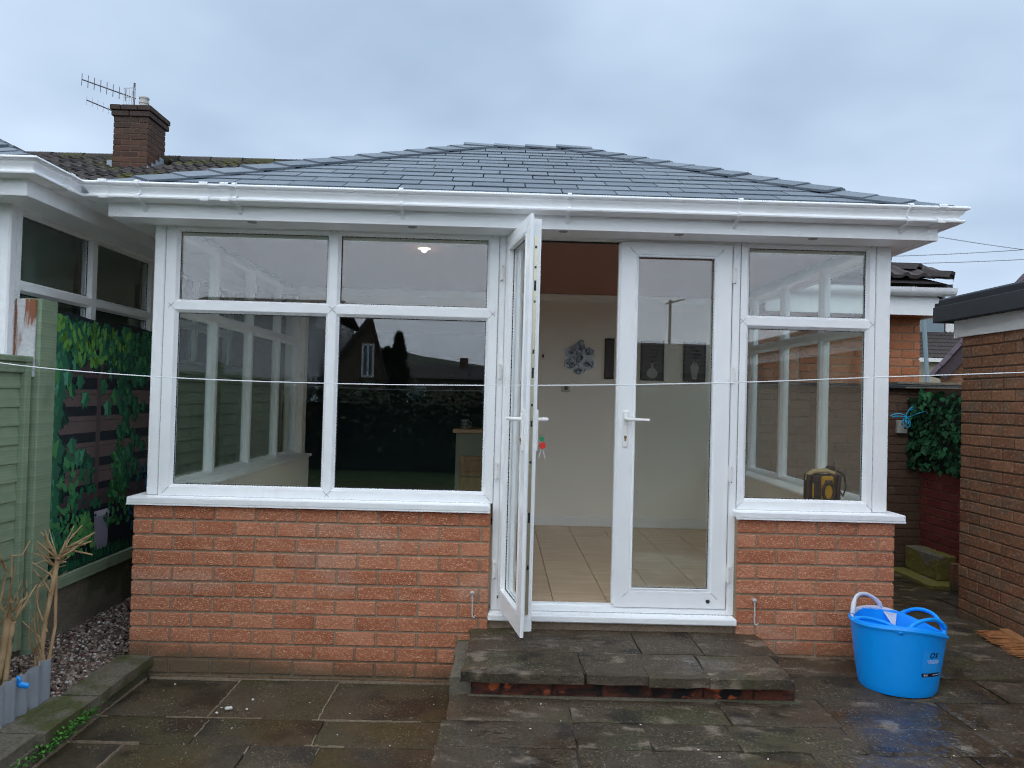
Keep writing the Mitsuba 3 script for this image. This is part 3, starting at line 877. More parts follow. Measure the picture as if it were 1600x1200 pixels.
def slope_slates(holder, A, B, RA, RB, expo, width, name, joined=False, lift=0.0, thick=0.006, vis=None):
    """Slates on the plane A-B (eaves) to RA-RB (top)."""
    ux = (B - A) / np.linalg.norm(B - A)
    nrm = np.cross(B - A, RA - A); nrm /= np.linalg.norm(nrm)
    up = np.cross(nrm, ux)
    L = float((RA - A) @ up)
    plan = sg.Polygon([((q - A) @ ux, (q - A) @ up) for q in (A, B, RB, RA)])
    rows_ = int(math.ceil(L / expo)); out = []
    for i in range(rows_):
        v0, v1 = i * expo - 0.02, min(i * expo + expo * 1.12 - 0.02, L)
        x = -0.4 + (0.5 * width if i % 2 else 0) + 0.03 * math.sin(i * 2.1)
        while x < (B - A) @ ux:
            piece = sg.box(x + 0.0035, v0, x + width - 0.0035, v1).intersection(plan.buffer(0.02, join_style=2))
            x += width
            if piece.is_empty or piece.area < 2e-3 or piece.geom_type != 'Polygon':
                continue
            tone = round(rng.random() * 7) / 7
            tl = math.radians(2.4) + rng.normal() * 0.004
            o = A + nrm * (0.016 + lift + rng.uniform(-0.001, 0.001))
            full = piece.area > 0.97 * width * (v1 - v0) * 0.98
            m = extr(piece, thick)
            b = np.array([m[0][:, 0], m[0][:, 2] - v0, -m[0][:, 1]]).T           # along, up slope, out
            b[:, 2] += thick
            b = np.stack([b[:, 0], v0 + b[:, 1] * math.cos(tl), b[:, 2] - b[:, 1] * math.sin(tl) + 0.0], 1)
            Vw = o + b[:, :1] * ux + b[:, 1:2] * up + b[:, 2:] * nrm
            if joined:
                out.append(((Vw, m[1]), tone))
            else:
                child(holder, name, (Vw, m[1]), 'slate_bsdf', uv=(tone, 0))
    if joined:
        key = f'{holder}__{name}'
        add(key, cat(*[m for m, _ in out]), 'slate_bsdf', uv=np.vstack([np.tile([t, 0.0], (len(m[0]), 1)) for m, t in out])); stuff_part(key)


slope_slates(R, EV[0], EV[1], RIDGE_A, RIDGE_B, 0.150, 0.300, 'slate')


def cap_tiles(holder, P, Q, n1, n2, n, w=0.185, name='hip_tile', lead=0.0):
    """Bent capping tiles from P (low) to Q (high) over two planes with normals n1, n2."""
    h = (Q - P) / np.linalg.norm(Q - P); L = np.linalg.norm(Q - P) / n
    for i in range(n):
        o, ms = P + h * (i * L), []
        wd = 0.04 if i == 0 and name == 'hip_tile' else w
        lift = rng.normal() * 0.002
        for nn, s in ((n1, 1), (n2, -1)):
            d = np.cross(nn, h) * s
            if d[2] > 0:
                d = -d
            a0, a1 = -lead if i == 0 else -0.012, L + 0.02
            up0, up1 = 0.040 + lift, 0.028 + lift
            c = [o + h * a0 + nn * up0, o + h * a1 + nn * up1, o + h * a1 + nn * up1 + d * (w if name == 'hip_tile' else wd), o + h * a0 + nn * up0 + d * wd]
            lo_ = [q - nn * 0.013 for q in c]
            V = np.array(lo_ + c)
            fc = np.array([[4, 5, 6], [4, 6, 7], [0, 2, 1], [0, 3, 2], [0, 1, 5], [0, 5, 4], [1, 2, 6], [1, 6, 5], [2, 3, 7], [2, 7, 6], [3, 0, 4], [3, 4, 7]])
            if np.dot(np.cross(V[5] - V[4], V[6] - V[4]), nn) < 0:
                fc = fc[:, ::-1]
            ms.append((V, fc))
        child(holder, name, cat(*ms), 'slate_bsdf', uv=(round(rng.random() * 7) / 7, 0))


def pn(a, b, c):
    n = np.cross(b - a, c - a); n /= np.linalg.norm(n)
    return n if n[2] > 0 else -n


nF, nR, nL, nB = pn(EV[0], EV[1], RIDGE_A), pn(EV[1], EV[2], RIDGE_B), pn(EV[3], EV[0], RIDGE_A), pn(EV[2], EV[3], RIDGE_A)
slope_slates(R, EV[1], EV[2], RIDGE_B, RIDGE_B, 0.150, 0.30, 'side_slate', joined=True)
slope_slates(R, EV[3], EV[0], RIDGE_A, RIDGE_A, 0.150, 0.30, 'return_slate', joined=True)
cap_tiles(R, EV[0], RIDGE_A, nF, nL, 13)
cap_tiles(R, EV[1], RIDGE_B, nF, nR, 13)
cap_tiles(R, RIDGE_A - np.array([0.05, 0, 0]) + np.array([0, 0, 0.006]), RIDGE_B + np.array([0.05, 0, 0.006]), nF, nB, 4, w=0.115, name='ridge_tile')


# ------------------------------------------------------------------ neighbouring conservatory on the left
NC = thing('conservatory', 'neighbouring white conservatory with dark windows rising above the printed fence screen at the left edge', 'conservatory')
NX, NY = -0.50, -0.36
NPS = [(NY + 0.115, 0.415, 2.105, 2.44), (NY + 0.115, 0.415, 1.03, 2.035), (0.50, 1.20, 2.105, 2.44), (0.50, 1.20, 1.03, 2.035), (1.29, 2.0, 2.105, 2.44), (1.29, 2.0, 1.03, 2.035), (2.09, 2.8, 2.105, 2.44), (2.09, 2.8, 1.03, 2.035)]
MN = frame4((NX, 0, 0), (0, 1, 0), (-1, 0, 0), (0, 0, 1.0))
nw = num(NC + '__window')
add(nw, frame_mesh((NY + 0.06, 2.9, 0.96, 2.485), NPS), UPVC, M=MN)
glaze(nw, NPS, MN)
add(NC + '__corner_post', box(NX - 0.11, NX + 0.002, NY, NY + 0.060, 0.20, 2.485, 0.008), UPVC)
add(NC + '__dwarf_wall', cat(box(NX - 0.12, NX - 0.004, NY + 0.06, 2.9, -0.1, 0.955), box(-4.4, NX - 0.11, NY + 0.01, NY + 0.1, -0.1, 0.955)), 'mortar_bsdf', uv=(0.4, 0))
NPF = [(-4.3 + 0.95 * k, -4.3 + 0.95 * k + 0.86, 1.03, 2.44) for k in range(4)]
nw = num(NC + '__window')
MNF = frame4((0, NY, 0), (1, 0, 0), (0, 1, 0), (0, 0, 1.0))
add(nw, frame_mesh((-4.4, NX - 0.11, 0.96, 2.485), NPF), UPVC, M=MNF); glaze(nw, NPF, MNF, gasket=False)
add(NC + '__floor', box(-4.4, NX - 0.12, NY + 0.1, 2.9, 0.1, 0.37), col((0.16, 0.13, 0.11), 0.7))
add(NC + '__back_wall', box(-4.4, NX - 0.12, 2.78, 2.9, 0.37, 2.5), col((0.13, 0.15, 0.13), 0.8))
add(NC + '__ceiling', box(-4.4, NX - 0.02, NY + 0.03, 2.9, 2.50, 2.52), col((0.30, 0.30, 0.29), 0.8))
add(NC + '__party_wall', box(-4.5, -4.4, NY, 2.9, -0.1, 2.5), col((0.22, 0.20, 0.17), 0.8))
for y0, y1 in ((NY + 0.10, 0.43), (0.49, 1.21), (1.28, 2.01), (2.08, 2.81)):
    child(NC, 'blind', box(NX - 0.115, NX - 0.112, y0, y1, 1.62, 2.47), col((0.105, 0.150, 0.135), 0.7))
    child(NC, 'blind_rail', box(NX - 0.120, NX - 0.105, y0, y1, 1.60, 1.62), col((0.20, 0.24, 0.23), 0.6))
GX, GY = -0.300, -0.558
add(NC + '__fascia', cat(box(-4.6, GX, GY, GY + 0.018, 2.470, 2.61), box(GX - 0.018, GX, GY + 0.018, 2.95, 2.470, 2.61)), UPVC)
child(NC + '__fascia', 'corner_trim', cat(box(GX - 0.05, GX + 0.003, GY - 0.004, GY + 0.02, 2.468, 2.60), box(GX - 0.02, GX + 0.003, GY - 0.004, GY + 0.05, 2.468, 2.60)), UPVC)
add(NC + '__soffit', cat(box(-4.6, GX - 0.018, GY + 0.018, NY + 0.02, 2.474, 2.482), box(NX - 0.02, GX - 0.018, NY + 0.02, 2.9, 2.474, 2.482)), UPVC)
NG = NC + '__gutter'
NGP = [(d * 0.92, z) for d, z in GP]
add(NG, gutter([(-4.6, GY, 0, -1), (GX, GY, 1, -1), (GX, 2.95, 1, 0)], NGP), UPVC, smooth=35)


def nclip(x, y, horiz, w=0.02):
    prof = [(d + 0.004 * (d > 0.01), z + (-0.004 if z < 2.56 else 0.004 if z > 2.627 else 0)) for d, z in NGP[:18]]
    return gutter([(x - w, GY, 0, -1), (x + w, GY, 0, -1)], prof) if horiz else gutter([(GX, y - w, 1, 0), (GX, y + w, 1, 0)], prof)


child(NG, 'union_clip', nclip(-0.50, 0, True), UPVC, smooth=35)
for y in (-0.36, -0.16, 0.75, 1.6):
    child(NG, 'union_clip', nclip(0, y, False), UPVC, smooth=35)
NE = [np.array([-4.65, GY - 0.05, ZE]), np.array([GX + 0.04, GY - 0.05, ZE]), np.array([GX + 0.04, 3.4, ZE])]
NA, NB = np.array([-2.9, 1.35, 3.52]), np.array([-2.15, 1.35, 3.52])
add(NC + '__roof', (np.array([*NE, np.array([-4.65, 3.4, ZE]), NA, NB]) - np.array([0, 0, 0.02]), np.array([[0, 1, 5], [0, 5, 4], [1, 2, 5], [2, 3, 4], [2, 4, 5], [3, 0, 4]])), DARKWOOD)
slope_slates(NC + '__roof', NE[0], NE[1], NA, NB, 0.150, 0.30, 'slate')
slope_slates(NC + '__roof', NE[1], NE[2], NB, NB, 0.150, 0.30, 'side_slate', joined=True)
cap_tiles(NC + '__roof', NE[1], NB, pn(NE[0], NE[1], NA), pn(NE[1], NE[2], NB), 13)

# ------------------------------------------------------------------ bungalow behind
BG = thing('bungalow', 'red brick bungalow behind the conservatory with mossy dark tiled roof', 'bungalow')
HX = 5.94
BWALL = BG + '__rear_wall'
add(BWALL, cat(box(4.22, HX - 0.007, 2.927, 3.05, -0.1, 2.60), box(HX - 0.12, HX - 0.007, 3.05, 10.0, -0.1, 2.60), box(-9, -0.02, 2.93, 3.05, -0.1, 2.6)), 'mortar_bsdf', uv=(0.0, 0))
brick_wall(BWALL, (4.80, 2.92, 0), (1, 0, 0), (0, 1, 0), HX - 4.80, 9, 1.72, 0.0790, 4, H=0.070, first=(0.06, 0.17))
bb = []
brick_wall(BWALL, (4.222, 2.92, 0), (1, 0, 0), (0, 1, 0), 0.57, 31, 0.0, 0.0790, 4, H=0.070, joined=bb)
brick_wall(BWALL, (HX, 3.03, 0), (0, 1, 0), (-1, 0, 0), 6.0, 33, 0.0, 0.0790, 4, H=0.070, joined=bb)
joined_bricks(BWALL + '__side_brickwork', bb, 4)
# kitchen seen through the opening
KT = BG + '__kitchen'
TEAL = col((0.010, 0.045, 0.055), 0.6)
add(KT, cat(box(-1.6, 2.7, 6.4, 6.5, 0.3, 2.6), box(-1.7, -1.6, 3.05, 6.5, 0.3, 2.6), box(2.7, 2.8, 3.05, 6.5, 0.3, 2.6)), TEAL)
child(KT, 'floor', box(-1.6, 2.7, 3.04, 6.4, 0.28, 0.375), col((0.05, 0.04, 0.035), 0.5))
child(KT, 'ceiling', box(-1.6, 2.7, 3.04, 6.4, 2.42, 2.46), col((0.22, 0.21, 0.20), 0.8))
child(KT, 'front_return', cat(box(-1.6, 0.15, 3.041, 3.05, 0.38, 2.42), box(1.99, 2.7, 3.041, 3.05, 0.38, 2.42)), TEAL)
# roof
RY, RZ, PE = 6.50, 4.745, 2.50
zE = 2.705
RX = 5.95
A0, A1 = np.array([-9.0, PE, zE]), np.array([RX, PE, zE])
B0, B1 = np.array([-9.0, RY, RZ]), np.array([RX - (RY - PE), RY, RZ])
Cb, Db = np.array([RX, 2 * RY - PE, zE]), np.array([-9.0, 2 * RY - PE, zE])
RF = BG + '__roof'
add(RF, (np.array([A0, A1, B0, B1, Cb, Db]) - np.array([0, 0, 0.03]), np.array([[0, 1, 3], [0, 3, 2], [1, 4, 3], [2, 3, 4], [2, 4, 5]])), 'rooftile_bsdf', uv=(0.2, 0.3))


def roll_tile(w=0.30, L=0.36, h=0.028, flat=False):
    n = 13
    u = np.linspace(0, w, n)
    z = h * np.where((u % (w / 2)) < w / 4, np.sin((u % (w / 2)) / (w / 4) * np.pi), 0.0) ** 1.0
    V = np.concatenate([np.stack([u, np.full(n, y), z + dz], 1) for y, dz in ((0, 0.030), (L, 0.0))] + [np.stack([u, np.zeros(n), z * 0.9 - 0.004 + 0.002], 1)])
    Fc = []
    for i in range(n - 1):
        Fc += [[i, i + 1, n + i + 1], [i, n + i + 1, n + i], [2 * n + i, 2 * n + i + 1, i + 1], [2 * n + i, i + 1, i]]
    return V, np.array(Fc)


rup = (B0 - A0) / np.linalg.norm(B0 - A0)
rn = np.cross(np.array([1, 0, 0.0]), rup)
RL = np.linalg.norm(B0 - A0)
tiles = [[mikit.ply(roll_tile(), 'rooftile_bsdf', uv=np.tile([t, m], (39, 1))) for t in (0.1, 0.5, 0.9)] for m in (0.0, 0.6, 1.0)]
ex0 = 0.268
nr = int(RL / ex0)
rest = []
for i in range(nr + 1):
    v = RL - (nr - i + 1) * ex0 + 0.10
    if v < -0.12:
        continue
    for j in range(-50, 21):
        x = j * 0.30 + (0.15 if i % 2 else 0)
        y = A0[1] + rup[1] * v
        xh = RX - (y - PE) - 0.05
        if x + 0.12 > xh:
            continue
        o = A0 + rup * v; o = np.array([x, o[1], o[2]]) + rn * 0.004
        M = frame4(o + rng.normal(size=3) * 0.002, (1, 0, 0), rup, rn)
        vis = (x > 4.3 and v < 1.9) or (-4.9 < x < 0.2 and v > RL - 7 * ex0)
        inch = -3.35 < x + 0.15 < -2.5 and v + 0.2 < RL and v > RL - 0.75
        if vis and not (-3.28 < x < -2.74 and RL - 0.6 < v < RL - 0.1):
            mo = 0 if x > 0 else (2 if (rng.random() < 0.6) else 1)
            copy(RF, 'tile', tiles[mo][rng.integers(3)], M)
        elif not vis and j % 1 == 0 and x > -5.2 and not inch:
            rest.append(xf(roll_tile(), M))
add(RF + '__hidden_tile', cat(*rest), 'rooftile_bsdf', uv=(0.4, 0.4)); stuff_part(RF + '__hidden_tile')
# half-round ridge and hip tiles
for i in range(14):
    x = -5.2 + i * 0.44
    m = xf(lathe([(0.10, 0), (0.105, 0.43)], 16), move(x, RY, RZ + 0.01 - 0.035, ry=math.pi / 2))
    child(RF, 'ridge_tile', m, 'rooftile_bsdf', uv=(rng.random(), 0.7), smooth=40)
hd = (B1 - A1); hl = np.linalg.norm(hd); hd = hd / hl
for i in range(20):
    o = A1 + hd * (i * 0.285 - 0.02) + np.array([0, 0, 0.0])
    sd_ = np.array([hd[1], -hd[0], 0]); sd_ /= np.linalg.norm(sd_)
    n_ = np.cross(sd_, hd)
    n_ = n_ if n_[2] > 0 else -n_
    pr_ = [(-0.085, -0.045), (-0.045, 0.015), (0.045, 0.015), (0.085, -0.045)]
    V = np.array([o + hd * a + sd_ * q + n_ * (r + (0.075 if a == 0 else 0.006)) for a in (0, 0.33) for q, r in pr_] + [o + sd_ * q + n_ * (r + 0.045) for q, r in pr_])
    Fc = []
    for k in range(3):
        Fc += [[k, k + 1, 5 + k], [k, 5 + k, 4 + k], [8 + k, 9 + k, k + 1], [8 + k, k + 1, k]]
    child(RF, 'hip_tile', (V, np.array(Fc)), 'rooftile_bsdf', uv=(0.3 + 0.3 * rng.random(), 0.0))
# eaves: fascia box, gutter
add(BG + '__fascia', cat(box(4.36, 5.985, 2.60, 2.625, 2.405, 2.585), box(5.96, 5.985, 2.625, 9, 2.405, 2.585)), UPVC)
child(BG + '__fascia', 'corner_trim', box(5.90, 5.988, 2.597, 2.62, 2.403, 2.588), UPVC)
add(BG + '__soffit', box(4.36, 5.96, 2.625, 2.925, 2.42, 2.43), col((0.30, 0.12, 0.07), 0.7))
gprof = [(0.0, 2.625)] + [(0.062 - 0.060 * math.cos(a), 2.632 - 0.062 * math.sin(a)) for a in np.linspace(0, math.pi, 11)] + [(0.126, 2.638), (0.120, 2.640)] + [(0.062 + 0.052 * math.cos(a), 2.632 - 0.054 * math.sin(a)) for a in np.linspace(0.1, math.pi, 9)]
gm = gutter([(4.36, 2.60, 0, -1), (6.03, 2.60, 0, -1)], gprof)
gcap = extr(sg.Polygon([(d, z) for d, z in gprof[:13]]), 0.004)
add(BG + '__gutter', cat(gm, (np.stack([6.03 - gcap[0][:, 1], 2.60 - gcap[0][:, 0], gcap[0][:, 2]], 1), gcap[1])), UPVC, smooth=35)
child(BG + '__gutter', 'bracket', gutter([(5.62, 2.60, 0, -1), (5.64, 2.60, 0, -1)], [(d * 1.05, z - 0.006 if z < 2.62 else z + 0.004) for d, z in gprof[:13]]), UPVC)
# overhanging dark verge end under the hip
add(BG + '__verge_end', cat(box(5.955, 6.02, 2.54, 2.72, 2.60, 2.68), xf(box(-0.10, 0.10, -0.01, 0.01, -0.012, 0.012), move(5.99, 2.60, 2.52, ry=0.75))), DARKWOOD)
# ---- chimney
CHM = BG + '__chimney'
cx0, cx1, cy0, cy1 = -3.215, -2.760, 5.90, 6.42
zb = 4.20
cc = 0.0762
add(CHM, box(cx0 + 0.008, cx1 - 0.008, cy0 + 0.008, cy1 - 0.008, zb, 5.23), 'mortar_bsdf', uv=(0.65, 0))
nco = 12
for i in range(nco):
    z = 4.235 + i * cc
    a = i % 2
    Hh = cc - 0.010
    for (o, ex_, ey_, Ls) in (((cx0, cy0), (1, 0, 0), (0, 1, 0), (0.2175, 0.2275) if a == 0 else (0.1025, 0.215, 0.1175)),
                              ((cx1, cy0 + (0.11 if a == 0 else 0.0)), (0, 1, 0), (-1, 0, 0), (0.19, 0.21) if a == 0 else (0.0, 0.08, 0.215, 0.100))):
        u = 0.0
        for k, w in enumerate(Ls):
            if w == 0.0:
                u += 0.105 + 0.0; continue
            t = round(rng.random() * 7) / 7
            oo = np.array([o[0], o[1], z]) + np.array(ex_) * u + np.array(ey_) * rng.uniform(-0.003, 0.003)
            copy(CHM, 'brick', brick_ply(w, Hh, 0.10, t, 5), frame4(oo, ex_, ey_, (0, 0, 1.0)))
            u += w + 0.010
for i, g in ((0, 0.025), (1, 0.040)):
    z = 4.235 + nco * cc + i * cc
    for k, (x0, x1) in enumerate(((cx0 - g, cx0 - g + 0.23), (cx0 - g + 0.24, cx1 + g)) if i == 0 else ((cx0 - g, cx0 - g + 0.14), (cx0 - g + 0.15, cx0 - g + 0.36), (cx0 - g + 0.37, cx1 + g))):
        child(CHM, 'cap_brick', box(x0, x1, cy0 - g, cy0 + 0.2, z, z + cc - 0.008, 0.006), 'brick_bsdf', uv=(0.2 * k, 5.0))
    for k in range(2):
        child(CHM, 'cap_brick', box(cx1 + g - 0.2, cx1 + g - 0.002, cy0 + 0.21 + k * 0.19, cy0 + 0.39 + k * 0.19, z, z + cc - 0.008, 0.006), 'brick_bsdf', uv=(0.2 * k + 0.1, 5.0))
ztop = 4.235 + (nco + 2) * cc
child(CHM, 'flaunching', xf(lathe([(0.34, 0), (0.24, 0.045), (0.0, 0.055)], 4, 1.0, 1.1), move((cx0 + cx1) / 2, (cy0 + cy1) / 2, ztop - 0.012, rz=math.pi / 4)), 'concrete_bsdf', uv=(0.0, 1.0))
child(CHM, 'pot', xf(lathe([(0.0, 0), (0.062, 0), (0.062, 0.04), (0.055, 0.045), (0.055, 0.075), (0.064, 0.08), (0.064, 0.105), (0.055, 0.11), (0.056, 0.14), (0.066, 0.145), (0.066, 0.165), (0.0, 0.175)], 18), move(-2.92, 6.10, ztop + 0.01)), col((0.45, 0.43, 0.40), 0.5, 0.4), smooth=35)
LEAD = mat('lead_bsdf', (0.26, 0.30, 0.35), 0.5, spec=0.5)
fl = [box(cx0 - 0.05, cx1 + 0.012, cy0 - 0.012, cy0, 4.35, 4.455)]
for k in range(4):
    y0 = cy0 + k * 0.12
    fl.append(box(cx1, cx1 + 0.012, y0, y0 + 0.115, 4.36, 4.50 + k * 0.075))
child(CHM, 'lead_flashing', cat(*fl, box(cx0 - 0.07, cx0 - 0.004, cy0 - 0.006, cy0 + 0.02, 4.35, 4.56)), LEAD)
# ---- TV aerial on the chimney
AE = thing('tv_aerial', 'two-boom rooftop television aerial beside the chimney pot', 'aerial')
my, mx = 6.22, -3.115
AL = col((0.50, 0.51, 0.53), 0.4, 0.6); ALD = col((0.10, 0.10, 0.12), 0.5, 0.3)
add(AE + '__mast', cyl((mx, my, ztop - 0.02), (mx, my, 5.72), 0.014, 8), ALD)


def aerial_boom(p, q, n, h, m, mb, nm):
    p, q = np.array(p), np.array(q)
    add(num(AE + '__boom'), tube([p, q], 0.009, 6), mb)
    for k in range(n):
        c = p + (q - p) * (k / (n - 1) * 0.93)
        e = np.array([0.012, 0.02, 1.0]) * h
        add(num(AE + '__element'), tube([c - e, c + e], 0.0045, 5), m)


aerial_boom((-3.82, my - 0.02, 5.74), (mx + 0.03, my - 0.02, 5.50), 9, 0.085, ALD, ALD, 'a')
aerial_boom((-3.79, my + 0.06, 5.49), (-3.30, my + 0.06, 5.30), 7, 0.065, AL, ALD, 'b')
rf = []
for k in range(5):
    rf.append(tube([(mx - 0.12 + k * 0.035, my - 0.04, 5.36), (mx - 0.12 + k * 0.035, my - 0.04, 5.645)], 0.0045, 5))
rf += [tube([(mx - 0.125, my - 0.04, z), (mx + 0.03, my - 0.04, z + 0.012)], 0.0045, 5) for z in (5.37, 5.50, 5.63)]
add(AE + '__reflector', cat(*rf), AL)

# ------------------------------------------------------------------ left boundary: gravel, kerb, fence, screen
GR = []
def gz(x, y):
    return 0.085 + 0.09 * np.clip((-0.05 - x) / 0.33, 0, 1)


add('garden_soil', (np.array([[-0.42, -6, 0.12], [-0.02, -6, 0.02], [0.0, 2.9, 0.04], [-0.42, 2.9, 0.13]]), np.array([[0, 1, 2], [0, 2, 3]])), 'soil_bsdf'); structure('garden_soil')
ico = trimesh.creation.icosphere(subdivisions=1)
iv, iF = np.asarray(ico.vertices), np.asarray(ico.faces)
gv, gf, gu, cnt = [], [], [], 0
for i in range(9000):
    y = -1.25 + 3.0 * rng.random() ** 1.15
    x0 = -0.005 if y > 0.02 else -0.045
    x = -0.405 + (x0 + 0.405) * rng.random()
    if y < -0.60 and x > -0.10:
        continue
    s = rng.uniform(0.0048, 0.0105)
    sc = np.array([s * rng.uniform(0.9, 1.5), s * rng.uniform(0.8, 1.2), s * rng.uniform(0.55, 0.85)])
    q = rng.normal(size=4); q /= np.linalg.norm(q)
    Mq = np.array(trimesh.transformations.quaternion_matrix(q))[:3, :3]
    tz = rng.uniform(-0.25, 0.25, 2)
    v = (iv * (1 + 0.16 * rng.normal(size=(len(iv), 1)))) * sc
    Rz = move(rz=rng.uniform(0, 6.3), rx=tz[0] * 2, ry=tz[1] * 2)[:3, :3]
    v = v @ Rz.T + np.array([x, y, gz(x, y) + 0.012 * (meshkit.noise(np.array([x * 14, y * 14, 0.0])) - 0.5) + rng.uniform(-0.006, 0.006)])
    gv.append(v); gf.append(iF + cnt); cnt += len(v)
    gu.append(np.tile([rng.random(), rng.random()], (len(v), 1)))
add('gravel', (np.vstack(gv), np.vstack(gf)), 'pebble_bsdf', uv=np.vstack(gu), smooth=False)
labels['gravel'] = {'label': 'strip of brown and grey pebbles beside the conservatory', 'category': 'gravel', 'kind': 'stuff'}
add('gravel_bed', cat((np.array([[-0.42, -1.6, 0.155], [-0.04, -1.6, 0.066], [-0.04, 0.0, 0.066], [-0.42, 0.0, 0.155]]), np.array([[0, 1, 2], [0, 2, 3]])), (np.array([[-0.42, 0.0, 0.155], [0.005, 0.0, 0.064], [0.005, 2.9, 0.064], [-0.42, 2.9, 0.155]]), np.array([[0, 1, 2], [0, 2, 3]]))), 'pebble_bsdf', uv=(0.1, 0.5)); structure('gravel_bed')

KE = thing('garden_edging', 'low mossy concrete kerb between the pebbles and the patio', 'kerb')
for k, (y0, y1, w0, w1) in enumerate([(-0.565, 0.0, -0.045, 0.140), (-0.985, -0.572, -0.085, 0.128), (-1.60, -0.992, -0.10, 0.100), (-2.3, -1.607, -0.11, 0.10)]):
    m = wobble_slab(w0, w1, y0, y1, 0.045, 0.100, 0.006, 0.009, 300 + k, 9, 14)
    child(KE, 'coping_stone', m, 'concrete_bsdf', uv=(0.06 * k - 0.22, 0.9))
child(KE, 'kerb_face', box(-0.06, 0.108, -2.3, 0.02, -0.1, 0.050), 'concrete_bsdf', uv=(-0.15, 0.6))
WE = thing('weed', 'small bright green creeping weed growing out of the kerb joint', 'plant')


def leaf_blob(centres, n, spread, size, kind, r):
    V, Fc, U, c = [], [], [], 0
    shape = np.array([[0, 0, 0], [0.5, 0.32, 0.06], [1.0, 0, -0.02], [0.5, -0.32, 0.06], [0.55, 0, -0.02]])
    ff = np.array([[0, 4, 1], [4, 2, 1], [0, 3, 4], [4, 3, 2]])
    for p in centres:
        for i in range(n):
            s = size * r.uniform(0.6, 1.25)
            M = move(*(np.asarray(p) + r.normal(size=3) * spread), rz=r.uniform(0, 6.3), ry=r.uniform(-0.9, 0.5), rx=r.uniform(-0.6, 0.6))
            V.append((shape * s) @ M[:3, :3].T + M[:3, 3]); Fc.append(ff + c); c += 5
            U.append(np.tile([r.random(), kind], (5, 1)))
    return (np.vstack(V), np.vstack(Fc)), np.vstack(U)


wr = np.random.default_rng(3)
wc = [(0.128 + 0.012 * wr.random(), y, 0.030 + 0.028 * wr.random()) for y in np.linspace(-0.60, -0.98, 26)] + [(0.118, y, 0.03) for y in np.linspace(-1.02, -1.3, 9)]
m, u = leaf_blob(wc, 16, 0.013, 0.017, 1.0, wr)
add(WE + '__leaf', m, 'leaf_bsdf', uv=u); stuff_part(WE + '__leaf')
# corrugated strip
CE = thing('corrugated_edging', 'bluish grey corrugated lawn edging standing behind the kerb', 'edging')
n = 260
t = np.linspace(0, 1, n)
yy = -0.590 - 1.30 * t
xx = -0.083 + 0.010 * np.sin(t * 1.30 / 0.085 * 2 * np.pi) - 0.012 * t
V = np.concatenate([np.stack([xx + o, yy, np.full(n, z) + (0.004 * np.sin(t * 30) if z > 0.2 else 0)], 1) for z in (0.06, 0.276) for o in (0.0, -0.004)])
Fc = []
for i in range(n - 1):
    for a, b in ((0, 2), (3, 1), (2, 3)):
        Fc += [[a * n + i, a * n + i + 1, b * n + i + 1], [a * n + i, b * n + i + 1, b * n + i]]
add(CE, (V, np.array(Fc)), 'corrugated_bsdf', smooth=35)
BSc = thing('plastic_scrap', 'bright blue torn plastic scrap caught on the corrugated edging', 'plastic')
bm = cat(xf(box(-0.012, 0.035, -0.008, 0.008, -0.014, 0.012, 0.008), move(-0.070, -0.838, 0.244, rz=0.2, ry=0.25)), xf(box(-0.006, 0.012, -0.006, 0.006, -0.008, 0.02, 0.005), move(-0.078, -0.842, 0.262, ry=-0.5)), xf(box(-0.006, 0.006, -0.005, 0.005, -0.022, 0.01, 0.004), move(-0.085, -0.835, 0.245, ry=-0.6)))
add(BSc, bm, col((0.01, 0.30, 0.86), 0.3), smooth=50)

# ---- fence
FE = thing('fence', 'sage green timber fence with lap boards along the left boundary', 'fence')
FX = -0.420
PNL = FE + '__panel'


def lap_panel(y0, y1, z0, z1, nb):
    k = num(PNL)
    add(k, cat(box(FX - 0.03, FX + 0.028, y0, y0 + 0.045, z0, z1 - 0.03, 0.003), box(FX - 0.03, FX + 0.028, y1 - 0.045, y1, z0, z1 - 0.03, 0.003), box(FX - 0.036, FX + 0.034, y0 - 0.005, y1 + 0.005, z1 - 0.0305, z1, 0.004),
               box(FX - 0.012, FX + 0.020, y0 + 0.045, y1 - 0.045, z1 - 0.085, z1 - 0.031, 0.003)), 'green_paint_bsdf')
    h = (z1 - 0.07 - z0) / nb
    for i in range(nb):
        z = z0 + i * h
        m = box(0, 0.010, y0 + 0.046, y1 - 0.046, 0, h + 0.014, 0.002)
        child(k, 'board', xf(m, move(FX - 0.004, 0, z, ry=math.radians(-5.5) + rng.normal() * 0.004)), 'green_paint_bsdf')
    return k


lap_panel(-2.12, -0.315, 0.22, 1.705, 15)
lap_panel(-4.02, -2.22, 0.22, 1.705, 15)
lap_panel(1.16, 2.90, 0.52, 1.78, 13)
ps = child(FE, 'post', cat(box(FX - 0.058, FX + 0.052, -0.290, -0.145, -0.1, 2.005, 0.004)), 'green_paint_bsdf')
ps = child(FE, 'post', cat(box(FX - 0.075, FX + 0.030, -0.305, -0.2905, 1.60, 2.000, 0.003)), 'old_post_bsdf'); part_label(ps, 'rust-streaked whitened face of the tall post')
child(FE, 'post', cat(box(FX - 0.05, FX + 0.04, -2.215, -2.125, -0.1, 1.80, 0.004)), 'green_paint_bsdf')
child(FE, 'post', cat(box(FX - 0.05, FX + 0.02, 1.06, 1.16, -0.1, 1.95, 0.004)), 'green_paint_bsdf')
child(FE, 'gravel_board', box(FX - 0.03, FX + 0.015, -0.14, 2.9, 0.0, 0.445, 0.004), 'concrete_bsdf', uv=(0.45, 0.6))
child(FE, 'gravel_board', box(FX - 0.03, FX + 0.015, -4.0, -0.30, 0.0, 0.215, 0.004), 'concrete_bsdf', uv=(0.0, 0.5))
